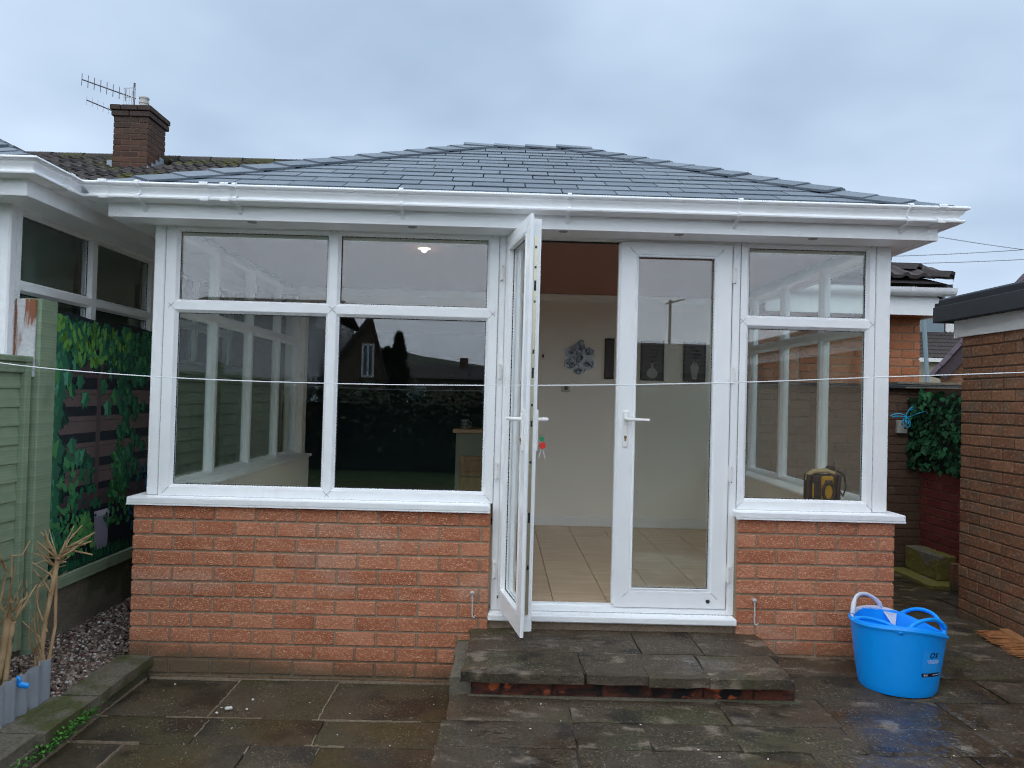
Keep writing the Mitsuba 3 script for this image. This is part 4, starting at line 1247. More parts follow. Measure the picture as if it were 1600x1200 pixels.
child(FE, 'rail', box(FX - 0.02, FX + 0.040, -0.143, 2.9, 0.447, 0.515, 0.004), 'green_paint_bsdf')

# ---- printed garden screen fixed to the fence
SC = thing('printed_screen', 'garden privacy screen printed with ivy leaves and weathered pallet boards', 'screen')
SX = FX + 0.018
U0, U1, Z0, Z1 = -0.140, 1.06, 0.516, 1.955
sag = lambda y: 0.014 * math.sin((y - U0) * 9) * 0.6
ny = 40
ysn = np.linspace(U0, U1, ny)
V = np.concatenate([np.stack([np.full(ny, SX + o), ysn, np.full(ny, z) + (np.array([sag(y) for y in ysn]) if z > 1 else 0)], 1) for z in (Z0, Z1) for o in (0, -0.006)])
Fc = []
for i in range(ny - 1):
    for a, b in ((0, 2), (3, 1), (2, 3)):
        Fc += [[a * ny + i, a * ny + i + 1, b * ny + i + 1], [a * ny + i, b * ny + i + 1, b * ny + i]]
add(SC, (V, np.array(Fc)), col((0.016, 0.020, 0.030), 0.45))
pal = {}
depth_ctr = [0]


def ink(c, poly):
    """one flat printed shape: polygon in (y, z), each laid a hair above the last"""
    depth_ctr[0] += 1
    v = np.array(poly, float)
    v[:, 0] = np.clip(v[:, 0], U0 + 0.003, U1); v[:, 1] = np.clip(v[:, 1], Z0, Z1 - 0.004)
    p3 = np.stack([np.full(len(v), SX + 0.0008 + depth_ctr[0] * 3.2e-6), v[:, 0], v[:, 1]], 1)
    ctr = p3.mean(0)
    n_ = len(p3)
    pal.setdefault(c, []).append((np.vstack([p3, ctr]), np.array([[n_, i, (i + 1) % n_] for i in range(n_)])))


def ivy(y, z, s, a, cdark, clight):
    k = [(0, 1.0), (0.16, 0.62), (0.48, 0.72), (0.42, 0.30), (0.62, -0.05), (0.28, -0.20), (0.10, -0.42), (0, -0.30)]
    pts_ = [(x, q) for x, q in k] + [(-x, q) for x, q in k[::-1][1:-1]]
    c_, s_ = math.cos(a), math.sin(a)
    P_ = [(y + s * (x * c_ - q * s_), z + s * (x * s_ + q * c_)) for x, q in pts_]
    ink(cdark, P_)
    half = [(x, q) for x, q in k]
    ink(clight, [(y + s * 0.9 * (x * c_ - q * s_), z + s * 0.9 * (x * s_ + q * c_)) for x, q in half])


def blade(y, z, L, w, a, c):
    c_, s_ = math.cos(a), math.sin(a)
    pts_ = [(0, 0), (w, L * 0.35), (w * 0.7, L * 0.75), (0, L), (-w * 0.7, L * 0.75), (-w, L * 0.35)]
    ink(c, [(y + x * c_ - q * s_, z + x * s_ + q * c_) for x, q in pts_])


r = np.random.default_rng(21)
BRD = [(0.105, 0.072, 0.078), (0.080, 0.055, 0.064), (0.140, 0.098, 0.098)]
for k, zc in enumerate([1.66, 1.50, 1.345, 1.19, 1.04, 0.90]):
    y = U0 + 0.02
    while y < U1 - 0.05:
        L = U1 - 0.03 - y if k % 3 else r.uniform(0.70, 0.95)
        t_ = r.uniform(-0.008, 0.008)
        ink(BRD[r.integers(3)], [(y, zc - 0.05 + t_), (y + L, zc - 0.05), (y + L, zc + 0.045), (y, zc + 0.048 + t_)])
        for q in range(1):
            zz = zc + r.uniform(-0.04, 0.035)
            ink((0.070, 0.050, 0.055), [(y + 0.02, zz), (y + L * 0.9, zz + 0.004), (y + L * 0.9, zz + 0.008), (y + 0.02, zz + 0.006)])
        y += L + 0.012
for z0_, z1_ in ((0.86, 1.70),):
    ink((0.098, 0.068, 0.073), [(0.345, z0_), (0.395, z0_), (0.395, z1_), (0.345, z1_)])
DG, MG, LG, YG, TG, BL_ = (0.012, 0.080, 0.050), (0.025, 0.150, 0.075), (0.070, 0.260, 0.100), (0.150, 0.370, 0.075), (0.040, 0.200, 0.165), (0.020, 0.130, 0.240)
for y, z, s, pw, ph in ((0.45, 0.58, 0, 0.075, 0.20),):
    ink((0.30, 0.29, 0.38), [(y - pw, z), (y + pw, z), (y + pw * 1.15, z + ph), (y - pw * 1.15, z + ph)])
    ink((0.52, 0.50, 0.60), [(y - pw * 1.2, z + ph), (y + pw * 1.2, z + ph), (y + pw * 1.2, z + ph + 0.035), (y - pw * 1.2, z + ph + 0.035)])
for i in range(110):      # shadowy foliage behind everything at the edges
    y = U0 + 0.22 * r.random() ** 1.5 if r.random() < 0.5 else U0 + 1.2 * r.random()
    z = r.uniform(0.9, 1.9) if y < U0 + 0.16 else r.uniform(1.66, 1.94)
    ivy(y, z, r.uniform(0.04, 0.07), r.uniform(2.4, 3.9), (0.006, 0.035, 0.024), (0.012, 0.060, 0.038))
TEALS = [(0.055, 0.240, 0.130), (0.085, 0.310, 0.180), (0.040, 0.180, 0.095), (0.110, 0.330, 0.230), (0.070, 0.270, 0.090)]
for i in range(150):      # curtain of ivy along the top
    y = U0 + 1.2 * r.random(); z = 1.925 - abs(r.normal()) * 0.14
    if 0.15 < y < 0.46 and z < 1.74: continue
    ivy(y, z, r.uniform(0.055, 0.095), math.pi + r.uniform(-0.8, 0.8), [DG, MG][r.integers(2)], [MG, LG, TEALS[0], TEALS[2]][r.integers(4)])
for z in np.linspace(1.84, 0.74, 30):   # big drooping leaves down the left edge
    ivy(U0 + 0.055 + r.uniform(-0.03, 0.06), z + r.uniform(-0.03, 0.03), r.uniform(0.085, 0.120), math.pi + r.uniform(-0.45, 0.45), [(0.030, 0.150, 0.085), (0.024, 0.125, 0.075)][r.integers(2)], TEALS[r.integers(5)])
for y, z in ((0.03, 1.62), (0.10, 1.70), (0.07, 1.55), (0.16, 1.60), (0.22, 1.50), (0.42, 1.58), (0.50, 1.66), (0.55, 1.52), (0.47, 1.45), (0.62, 1.60), (0.66, 1.46), (0.72, 1.56), (0.09, 1.24), (0.17, 1.17), (0.22, 1.17)):
    ivy(y, z, r.uniform(0.07, 0.10), math.pi + r.uniform(-0.5, 0.5), [DG, (0.030, 0.150, 0.085)][r.integers(2)], TEALS[r.integers(5)])
for i in range(85):       # right column
    z = r.uniform(0.95, 1.8); y = 0.60 + abs(r.normal()) * 0.15 * (1.9 - z + 0.4)
    ivy(y, z, r.uniform(0.055, 0.085), math.pi + r.uniform(-0.8, 0.8), DG, [MG, TEALS[2], MG, (0.03, 0.17, 0.07)][r.integers(4)])
for y0, n_ in ((U0 + 0.03, 26), (U0 + 0.14, 20), (0.14, 20), (0.30, 26), (0.36, 20), (0.52, 14), (0.66, 12)):   # pale young shoots at the top
    for i in range(n_):
        a = r.uniform(-0.9, 0.9)
        y, z = y0 + r.normal() * 0.040, r.uniform(1.72, 1.92) if y0 < 0.1 else r.uniform(1.66, 1.87)
        blade(y, z, r.uniform(0.035, 0.085), r.uniform(0.010, 0.022), a, [YG, LG, YG, (0.075, 0.190, 0.03)][r.integers(4)])
for yc, zc, h, n_, cs in ((0.06, 0.60, 0.55, 120, (LG, MG, LG)), (0.27, 0.78, 0.34, 60, (MG, DG, MG)), (0.62, 0.68, 0.50, 130, (MG, LG, (0.02, 0.12, 0.03))), (0.235, 0.58, 0.22, 95, ((0.10, 0.33, 0.10), (0.16, 0.42, 0.12), LG))):  # shrubs
    for i in range(n_):
        q = r.random(); z = zc + q * h; w = 0.13 * (1 - q) ** 0.6 + 0.02
        blade(yc + r.uniform(-w, w), z, r.uniform(0.035, 0.07), r.uniform(0.010, 0.018), r.uniform(-1.3, 1.3), cs[r.integers(3)])
for i in range(120):      # blue flower heads
    t_ = r.random() * 6.28; q = 0.10 * math.sqrt(r.random()); c0 = (0.90, 0.72) if i < 70 else (0.98, 0.94)
    blade(c0[0] + q * math.cos(t_) * 1.2, c0[1] + q * math.sin(t_), 0.03, 0.008, t_ - 1.57, [BL_, (0.03, 0.14, 0.22), (0.008, 0.05, 0.10)][r.integers(3)])
for i in range(420):      # grass
    y = U0 + 1.2 * r.random()
    blade(y, Z0 + 0.005, r.uniform(0.03, 0.10), 0.004, r.uniform(-0.5, 0.5), [DG, MG, (0.012, 0.075, 0.035)][r.integers(3)])
for c, ms in pal.items():
    k = child(SC, 'print', cat(*ms), col(c, 0.42)); stuff_part(k)


# ------------------------------------------------------------------ doorstep
ST = thing('doorstep', 'dark weathered stone step below the French doors on a flaking painted brick riser', 'step')
add(ST, cat(box(1.90, 3.44, -0.600, 0.02, 0.02, 0.232), box(1.92, 3.38, -0.63, 0.0, 0.233, 0.272)), 'soil_bsdf')
fx = [1.855, 2.430, 2.724, 3.018, 3.400]
bx_ = [1.868, 2.436, 2.748, 3.072, 3.450]
for k in range(4):
    child(ST, 'slab', wobble_slab(fx[k] + 0.002, fx[k + 1] - 0.003, -0.675 - 0.006 * k + (0.012 if k == 1 else 0), -0.366, 0.236, 0.285, 0.005, 0.010, 500 + k, 18, 12, (0.002 * (k - 1), 0.004)), 'stone_bsdf', uv=(0.15 + 0.25 * k, 0))
    child(ST, 'slab', wobble_slab(bx_[k] + 0.002, bx_[k + 1] - 0.002, -0.362, 0.02, 0.236, 0.286, 0.005, 0.009, 510 + k, 16, 12, (0.003, 0.0)), 'stone_bsdf', uv=(0.9 - 0.22 * k, 0))
brick_wall(ST, (1.905, -0.612, 0), (1, 0, 0), (0, 1, 0), 1.525, 1, 0.150, 0.083, 6, L=0.232, J=0.008, H=0.082, D=0.06, name='riser_brick', first=(0.13,), jit=0.003)
child(ST, 'mortar_haunch', box(1.88, 3.46, -0.628, -0.598, 0.10, 0.158, 0.01), 'concrete_bsdf', uv=(-0.25, 0.6))
child(ST, 'side_block', wobble_slab(1.800, 1.895, -0.60, -0.03, -0.05, 0.235, 0.004, 0.008, 77, 6, 9), 'concrete_bsdf', uv=(-0.2, 0.8))

# cabin hooks that hold the doors back
for x, z, lab in ((1.875, 0.482, 'small steel door hook hanging on the brickwork left of the step'), (3.433, 0.476, 'small steel door hook hanging on the brickwork right of the step')):
    hk = thing('door_hook', lab, 'hook')
    add(hk, cat(cyl((x, 0.004, z), (x, -0.026, z), 0.007, 10), cyl((x, -0.020, z + 0.004), (x, -0.032, z - 0.004), 0.012, 10), tube([(x, -0.026, z), (x + 0.002, -0.022, z - 0.05), (x + 0.003, -0.018, z - 0.115)], 0.0042, 8),
                tube([(x + 0.003, -0.018, z - 0.115), (x + 0.006, -0.020, z - 0.130), (x + 0.016, -0.026, z - 0.132), (x + 0.018, -0.03, z - 0.12)], 0.004, 8)), STEEL, smooth=40)

# ------------------------------------------------------------------ garage on the right
GA = thing('garage', 'brown brick flat-roofed garage at the right edge with white fascia and black roof edge', 'garage')
GXW, GYE = 5.20, 1.03
GWALL = GA + '__side_wall'
add(GWALL, cat(box(GXW + 0.008, GXW + 0.11, -6.0, GYE - 0.006, -0.1, 2.075), box(GXW + 0.11, 7.6, GYE - 0.11, GYE - 0.006, -0.1, 2.075)), 'mortar_bsdf', uv=(0.9, 0))
brick_wall(GWALL, (GXW, GYE, 0), (0, -1, 0), (1, 0, 0), 1.90, 26, 0.120, 0.0752, 1, J=0.009, first=(0.1025, None), jit=0.002)
gb = []
brick_wall(GWALL, (GXW, GYE - 1.91, 0), (0, -1, 0), (1, 0, 0), 4.0, 26, 0.120, 0.0752, 1, J=0.009, first=(0.1025, None), joined=gb)
brick_wall(GWALL, (7.5, GYE, 0), (-1, 0, 0), (0, -1, 0), 2.19, 26, 0.120, 0.0752, 1, J=0.009, first=(None, 0.1025), joined=gb)
joined_bricks(GWALL + '__far_brickwork', gb, 1)
add(GA + '__fascia', xf(box(GXW - 0.022, GXW, -6.0, 1.045, 2.066, 2.24), move()), WHITEPAINT)
child(GA + '__fascia', 'end_trim', box(GXW - 0.03, GXW + 0.006, 1.046, 1.082, 2.058, 2.20, 0.003), WHITEPAINT)
sl = math.radians(-1.05)
add(GA + '__roof', cat(box(GXW - 0.10, 8.0, -6.0, 1.20, 2.29, 2.315)), DARKWOOD)
ROOFED = mat('felt_bsdf', (0.022, 0.026, 0.032), 0.55, spec=0.5)
child(GA + '__roof', 'edge_board', cat(box(GXW - 0.105, GXW - 0.075, -6.0, 1.215, 2.178, 2.290, 0.004), box(GXW - 0.075, 8.0, 1.185, 1.215, 2.178, 2.290, 0.004)), col((0.035, 0.038, 0.042), 0.75))
child(GA + '__roof', 'drip_edge', cat(box(GXW - 0.095, GXW - 0.05, -6.0, 1.17, 2.291, 2.345, 0.012), box(GXW - 0.05, 8.0, 1.13, 1.17, 2.291, 2.345, 0.012)), ROOFED)
child(GA + '__roof', 'soffit', box(GXW - 0.075, GXW - 0.022, -6.0, 1.185, 2.182, 2.19), DARKWOOD)
child(GA, 'hook', cat(tube([(GXW, 0.36, 2.00), (GXW - 0.03, 0.36, 2.00), (GXW - 0.04, 0.345, 2.01)], 0.006, 8), tube([(GXW - 0.02, 0.36 + 0.02 * math.cos(a), 2.0 + 0.02 * math.sin(a)) for a in np.linspace(0, 6.28, 14)], 0.004, 6)), col((0.12, 0.05, 0.03), 0.7))

# ------------------------------------------------------------------ end of the passage: walls, ivy, blocks
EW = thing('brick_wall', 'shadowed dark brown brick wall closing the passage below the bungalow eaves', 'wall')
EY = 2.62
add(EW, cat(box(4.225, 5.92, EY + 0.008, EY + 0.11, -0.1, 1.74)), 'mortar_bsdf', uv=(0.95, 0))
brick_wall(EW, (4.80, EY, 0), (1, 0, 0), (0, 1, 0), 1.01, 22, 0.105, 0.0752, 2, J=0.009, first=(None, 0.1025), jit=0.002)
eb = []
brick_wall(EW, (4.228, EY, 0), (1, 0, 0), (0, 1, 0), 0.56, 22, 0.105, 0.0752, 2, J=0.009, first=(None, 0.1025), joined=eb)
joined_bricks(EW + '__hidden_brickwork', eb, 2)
child(EW, 'coping', cat(box(4.23, 6.6, EY - 0.06, EY + 0.28, 1.735, 1.772, 0.006)), ROOFED)
child(EW, 'coping_felt', cat(box(5.55, 7.2, EY - 0.05, EY + 0.30, 1.775, 1.80, 0.005), xf(box(5.62, 6.5, EY - 0.075, EY - 0.06, -0.006, 0.006), move(0, 0, 1.68, ry=-0.012))), 'concrete_bsdf', uv=(0.8, 0.3))
RW = thing('brick_wall', 'dark red painted brick wall under the artificial ivy in the passage', 'wall')
RXW = 5.80
add(RW, box(RXW + 0.008, RXW + 0.11, 1.0, EY + 0.007, -0.1, 1.72), 'mortar_bsdf', uv=(0.72, 0))
add(RW + '__top_course', box(RXW - 0.002, RXW + 0.10, 1.40, EY, 1.66, 1.733), 'mortar_bsdf', uv=(1.2, 0))
brick_wall(RW, (RXW, EY - 0.003, 0), (0, -1, 0), (1, 0, 0), 1.20, 20, 0.105, 0.0752, 3, J=0.008, first=(0.1025, None), jit=0.002)
AI = thing('artificial_ivy', 'panel of dark green artificial ivy leaves fixed above the red brick wall', 'ivy')
ar = np.random.default_rng(5)
cen = [(RXW - 0.02 - 0.10 * ar.random() ** 2, ar.uniform(1.45, 2.60), ar.uniform(1.03, 1.71)) for _ in range(560)] + [(ar.uniform(5.66, 5.80), EY - 0.02 - 0.05 * ar.random(), ar.uniform(1.05, 1.66)) for _ in range(110)]
V, Fc, U, c = [], [], [], 0
shape = np.array([[0, 0, 0], [0.30, 0.42, 0.05], [0.55, 0.26, 0.03], [1.0, 0, -0.05], [0.55, -0.26, 0.03], [0.30, -0.42, 0.05], [0.35, 0, -0.03]])
ff = np.array([[6, 1, 0], [6, 2, 1], [6, 3, 2], [6, 4, 3], [6, 5, 4], [6, 0, 5]])
big = []
for p in cen:
    s = ar.uniform(0.028, 0.055) if ar.random() < 0.6 else ar.uniform(0.055, 0.085)
    out = np.array([-1.0, -0.35, 0.25]) + ar.normal(size=3) * 0.45
    out /= np.linalg.norm(out)
    tip = np.array([0.1, ar.normal() * 0.6, -1.0 + ar.normal() * 0.7]); tip -= out * (tip @ out); tip /= np.linalg.norm(tip)
    M = frame4(p, tip, np.cross(out, tip), out)
    V.append((shape * s) @ M[:3, :3].T + M[:3, 3]); Fc.append(ff + c); c += 7
    U.append(np.tile([ar.random() * ar.random() + (0.5 if ar.random() < 0.12 else 0), 0.0], (7, 1)))
for i in range(250):
    child(AI, 'leaf', (V[i], ff), 'leaf_bsdf', uv=U[i])
k = add(AI + '__inner_leaf', (np.vstack(V[250:]), np.vstack(Fc[250:]) - 250 * 7), 'leaf_bsdf', uv=np.vstack(U[250:])); stuff_part(k)
add(AI + '__backing', cat(box(RXW - 0.012, RXW - 0.004, 1.45, 2.60, 1.02, 1.68), box(5.68, RXW - 0.02, EY - 0.02, EY - 0.006, 1.04, 1.66)), col((0.006, 0.016, 0.008), 0.9))
SK = thing('outdoor_socket', 'small grey outdoor switch box on the dark passage wall', 'socket')
add(SK, box(5.565, 5.655, EY - 0.045, EY - 0.002, 1.335, 1.455, 0.006), col((0.42, 0.42, 0.38), 0.5))
add(SK + '__switch', cat(box(5.622, 5.640, EY - 0.052, EY - 0.044, 1.375, 1.405, 0.003), cyl((5.60, EY - 0.044, 1.42), (5.60, EY - 0.049, 1.42), 0.006, 8)), BLACK)
RP = thing('rope', 'bright blue nylon rope knotted in a bow above the switch box', 'rope')
kx, ky, kz = 5.622, EY - 0.065, 1.475
tubes = []
for pts_ in ([(0, 0, 0), (-0.03, -0.01, 0.03), (-0.09, -0.012, 0.035), (-0.14, -0.005, 0.012)], [(0, 0, 0.005), (-0.04, -0.015, 0.012), (-0.10, -0.015, 0.012), (-0.12, -0.01, 0.0)], [(0, 0, 0.0), (0.01, -0.01, 0.05), (0.035, -0.02, 0.088), (0.06, -0.02, 0.10), (0.062, -0.015, 0.082), (0.03, -0.01, 0.07)],
             [(0, 0, 0), (0.06, -0.01, 0.025), (0.13, -0.03, 0.055), (0.19, -0.05, 0.070)], [(0, 0, 0), (-0.03, -0.012, -0.03), (-0.02, -0.02, -0.075), (0.02, -0.02, -0.08), (0.035, -0.015, -0.04), (0.01, -0.01, 0.0)], [(0, 0, -0.01), (0.0, -0.02, -0.045), (0.015, -0.02, -0.05), (0.012, -0.012, -0.02)]):
    q = np.array(pts_) + np.array([kx, ky, kz])
    tt = np.linspace(0, 1, 14)
    from scipy.interpolate import make_interp_spline
    sp = make_interp_spline(np.linspace(0, 1, len(q)), q, k=min(3, len(q) - 1))
    tubes.append(tube(sp(tt), 0.0055, 6))
tubes.append((lambda s: (s[0] * np.array([0.018, 0.014, 0.024]) + np.array([kx, ky, kz]), s[1]))((iv, iF)))
add(RP, cat(*tubes), col((0.02, 0.36, 0.62), 0.6), smooth=60)
BK = thing('stone_block', 'mossy sandstone block on a thin slab at the foot of the red wall', 'block')
blk = trimesh.Trimesh(*box(0, 0.165, 0, 0.50, 0, 0.20, 0.008), process=True).subdivide_to_size(0.04)
bv = np.asarray(blk.vertices); bv = bv + (meshkit.fbm(bv * 22, 3, 2) - 0.5)[:, None] * 0.014
add(BK, (bv + np.array([5.625, 2.03, 0.150]), np.asarray(blk.faces)), 'concrete_bsdf', uv=(1.1, 2.2))
add(BK + '__base_slab', wobble_slab(5.48, 5.79, 1.86, 2.57, 0.085, 0.147, 0.006, 0.010, 88, 8, 10), 'concrete_bsdf', uv=(0.9, 2.2))
UB = thing('loose_brick', 'reddish brick standing on end beside the mossy block', 'brick')
add(UB, xf(box(0, 0.10, 0, 0.065, 0, 0.215, 0.005), move(5.62, 1.80, 0.122, rz=-0.2)), 'brick_bsdf', uv=(0.3, 1.0))

# broom head at the foot of the garage wall
BR = thing('broom', 'brown broom head with stiff bristles lying by the garage wall', 'broom')
Mb = move(5.165, 0.50, 0.165, rz=math.radians(-97), ry=0.0)
add(BR + '__head', xf(box(0, 0.48, -0.025, 0.035, 0.0, 0.045, 0.008), Mb), col((0.36, 0.17, 0.07), 0.6))
bl = []
for i in range(260):
    u, v = rng.uniform(0.01, 0.47), rng.uniform(-0.015, 0.025)
    p0 = np.array([u, -0.02, 0.02 + v * 0.5]); p1 = p0 + np.array([rng.normal() * 0.012 - 0.02, -0.12 + rng.normal() * 0.012, -0.012 + rng.normal() * 0.006])
    bl.append(tube([p0, p1], [0.0028, 0.002], 4, cap=False))
add(BR + '__bristles', xf(cat(*bl), Mb), col((0.34, 0.14, 0.05), 0.8)); stuff_part(BR + '__bristles')
add(BR + '__handle', tube([(5.13, 0.27, 0.20), (5.10, -0.6, 0.18), (5.06, -1.05, 0.17)], 0.012, 8), col((0.40, 0.22, 0.10), 0.6))

# ------------------------------------------------------------------ nested builder's tubs
TC = np.array([4.052, -0.365, 0.147])


def tub_body(rb, rt, h, tilt, thick=0.006, n=64, ov=1.06, dip=0.02):
    """open oval tub: outer wall, rolled rim, inner wall"""
    prof = [(0.0, 0.004), (rb * 0.85, 0.0), (rb * 0.97, 0.006), (rb, 0.02)]
    for k in range(1, 13):
        q = k / 12
        prof.append((rb + (rt - rb) * q ** 0.85, 0.02 + (h - 0.02) * q))
    prof += [(rt + 0.005, h - 0.012), (rt + 0.008, h - 0.004), (rt + 0.004, h + 0.004), (rt - 0.004, h + 0.002)]
    for k in range(12, 0, -1):
        q = k / 12
        prof.append((rb + (rt - rb) * q ** 0.85 - thick, 0.03 + (h - 0.03) * q))
    prof += [(rb * 0.9, 0.02), (0.0, 0.014)]
    v, f = lathe(prof, n, ov, 1.0)
    a = np.arctan2(v[:, 1], v[:, 0])
    q = v[:, 2] / h
    v[:, 2] += q ** 2 * (-tilt * v[:, 0] + dip * np.cos(2 * a) * -1.0)
    v[:, :2] *= (1 + 0.012 * np.sin(3 * a + 0.6) * q)[:, None]
    return v, f


def tub_handle(a, rt, h, tilt, lean=0.25, wid=0.115, hgt=0.085, ov=1.06, dip=0.02):
    z0 = h - tilt * rt * math.cos(a) - dip * math.cos(2 * a) - 0.012
    c = np.array([rt * ov * math.cos(a), rt * math.sin(a), z0])
    o = np.array([math.cos(a), math.sin(a), 0]); tn = np.array([-math.sin(a), math.cos(a), 0])
    P_, R_ = [], []
    for t_ in np.linspace(0, 1, 21):
        ph = math.pi * t_
        w = -math.cos(ph) * wid * (1 + 0.32 * (1 - math.sin(ph)) ** 2)
        hh = math.sin(ph) ** 0.62 * hgt
        P_.append(c + tn * w + np.array([0, 0, 1.0]) * hh * math.cos(lean) + o * (hh * math.sin(lean) - 0.5 * w * w / rt))
        R_.append(0.0098 if 0.15 < t_ < 0.85 else 0.0125)
    v, f = tube(P_, R_, 10)
    return v, f


ta = thing('flexible_tub', 'outer bright blue flexible tub with printed label on the wet stone', 'tub')
tb = thing('flexible_tub', 'second blue tub nested inside, its rim and rear handle white with plaster dust', 'tub')
vA, fA = tub_body(0.174, 0.212, 0.322, 0.12)
add(ta, (vA + TC, fA), BLUE, smooth=40)
for a, ln, hg in ((math.radians(212), -1.0, 0.06), (math.radians(30), -0.05, 0.085)):
    h_ = tub_handle(a, 0.212, 0.322, 0.12, ln, hgt=hg, wid=0.098)
    child(ta, 'handle', (h_[0] + TC, h_[1]), BLUE, smooth=60)
vB, fB = tub_body(0.162, 0.203, 0.300, 0.12)
vB = vB + np.array([0, 0, 0.030])
aB = np.arctan2(vB[:, 1], vB[:, 0])
u = np.clip((vB[:, 2] - 0.325) / 0.018, 0, 1) * np.clip(0.35 + 0.9 * np.sin(aB - 0.2), 0, 1)
add(tb, (vB + TC, fB), 'dusty_blue_bsdf', smooth=True, uv=np.stack([u, u], 1))
for a, ln, dust in ((math.radians(122), -0.05, 1.0), (math.radians(292), -0.55, 0.02)):
    h_ = tub_handle(a, 0.202, 0.334, 0.12, ln, hgt=0.08 if dust > 0.5 else 0.065, wid=0.095)
    child(tb, 'handle', (h_[0] + TC, h_[1]), 'dusty_blue_bsdf', smooth=True, uv=(dust, dust))
# the dusted web of plastic beside the rear handle
wv = np.array([[0.01, 0.178, 0.335], [0.070, 0.152, 0.330], [0.058, 0.140, 0.250], [0.0, 0.19, 0.34], [0.04, 0.165, 0.31]])
child(tb, 'web', ((wv + TC + np.array([0, -0.004, 0])), np.array([[0, 4, 1], [1, 4, 2], [0, 2, 4]])), 'dusty_blue_bsdf', uv=(1.0, 1.0))


# printed label wrapped on the outer tub
def on_tub(m, a0, z0, off=0.0022):
    """wrap flat artwork (x along, y up, z out) on to the tub's wall"""
    v, f = m
    h, rb, rt = 0.322, 0.174, 0.212
    z = z0 + v[:, 1]
    q = np.clip((z - 0.02) / (h - 0.02), 0, 1)
    r_ = rb + (rt - rb) * q ** 0.85 + off + v[:, 2]
    a = a0 + v[:, 0] / 0.19
    P_ = np.stack([r_ * 1.06 * np.cos(a), r_ * np.sin(a), z], 1)
    P_[:, :2] *= (1 + 0.012 * np.sin(3 * a + 0.6) * (z / h))[:, None]
    qq = z / h
    P_[:, 2] += qq ** 2 * (-0.12 * P_[:, 0] - 0.02 * np.cos(2 * a))
    return P_ + TC, f


def grid_rect(x0, x1, y0, y1, n=12, z=0.0):
    xs = np.linspace(x0, x1, n)
    V = np.concatenate([np.stack([xs, np.full(n, y), np.full(n, z)], 1) for y in np.linspace(y0, y1, 4)])
    Fc = [[a * n + i, a * n + i + 1, (a + 1) * n + i + 1] for a in range(3) for i in range(n - 1)] + [[a * n + i, (a + 1) * n + i + 1, (a + 1) * n + i] for a in range(3) for i in range(n - 1)]
    return V, np.array(Fc)


LA = math.radians(-68)
NAVY = col((0.004, 0.008, 0.035), 0.4); LWH = col((0.62, 0.70, 0.82), 0.5); LBL = col((0.02, 0.26, 0.88), 0.4)
LB = add(ta + '__label', on_tub(grid_rect(-0.055, 0.055, 0.0, 0.135), LA, 0.105), mat('label_bsdf', (0.012, 0.32, 0.90), 0.42))


def lettering(txt, hgt, x, y, slant, z=0.0006, bold=True):
    m = meshkit.text_mesh(txt, hgt, 0.0005, bold)
    v = np.asarray(m.vertices).copy()
    wdt = v[:, 0].max() - v[:, 0].min()
    v[:, 0] += slant * v[:, 1] + x - wdt / 2; v[:, 1] += y; v[:, 2] += z
    return v, np.asarray(m.faces)


child(LB, 'logo', on_tub(lettering('OX', 0.026, -0.002, 0.100, 0.25), LA, 0.105), NAVY)
child(LB, 'small_print', on_tub(cat(lettering('MULTI-PURPOSE', 0.006, 0.0, 0.084, 0.1), lettering('FLEXIBLE TUB', 0.006, 0.0, 0.074, 0.1)), LA, 0.105), LWH)
child(LB, 'band', on_tub(grid_rect(-0.055, 0.055, 0.008, 0.027, z=0.0007), LA, 0.105), NAVY)
child(LB, 'volume_print', on_tub(cat(lettering('40L', 0.009, -0.036, 0.013, 0.2, z=0.0012), lettering('HEAVY DUTY', 0.005, 0.026, 0.015, 0.0, z=0.0012)), LA, 0.105), LWH)

# ------------------------------------------------------------------ pruned shrubs
def stub_shrub(base, trunks, label):
    k = thing('pruned_shrub', label, 'shrub')
    rr = np.random.default_rng(int(abs(base[1]) * 1000) + 5)
    st, tw = [], []
    for (dx, dy, h, r0, lean) in trunks:
        p = np.array(base) + np.array([dx, dy, 0])
        q = p + np.array([lean[0], lean[1], h])
        mid = (p + q) / 2 + rr.normal(size=3) * 0.012
        st.append(tube([p, p * 0.5 + mid * 0.5 + rr.normal(size=3) * 0.004, mid, q], [r0 * 1.35, r0 * 1.1, r0, r0 * 1.05], 10))
        st.append((iv * r0 * np.array([1.25, 1.2, 1.0]) + q, iF))
        for i in range(int(lean[2] * 1.3)):
            a = rr.uniform(0, 6.28); L = rr.uniform(0.06, 0.20)
            d = np.array([math.cos(a) * 0.75, math.sin(a) * 0.5, rr.uniform(0.15, 1.1)]); d /= np.linalg.norm(d)
            m_ = q + d * L * 0.55 + rr.normal(size=3) * 0.010
            e = q + d * L + rr.normal(size=3) * 0.012
            w = rr.uniform(0.0024, 0.0052)
            tw.append(tube([q, m_, e], [w * 1.3, w, w * 0.8], 6))
            if rr.random() < 0.35:
                tw.append(tube([m_, m_ + (d + rr.normal(size=3) * 0.6) * 0.06], [w * 0.7, w * 0.45], 5))
        for i in range(lean[3]):
            s = p + (q - p) * rr.uniform(0.1, 0.9); a = rr.uniform(0, 6.28)
            e = s + np.array([math.cos(a) * 0.12, math.sin(a) * 0.08, rr.uniform(0.05, 0.25)])
            tw.append(tube([s, (s + e) / 2 + rr.normal(size=3) * 0.015, e], [0.006, 0.0045, 0.003], 6))
    add(k + '__stem', cat(*st), 'twig_bsdf', smooth=60)
    add(k + '__twigs', cat(*tw), 'twig_bsdf', smooth=60); stuff_part(k + '__twigs')


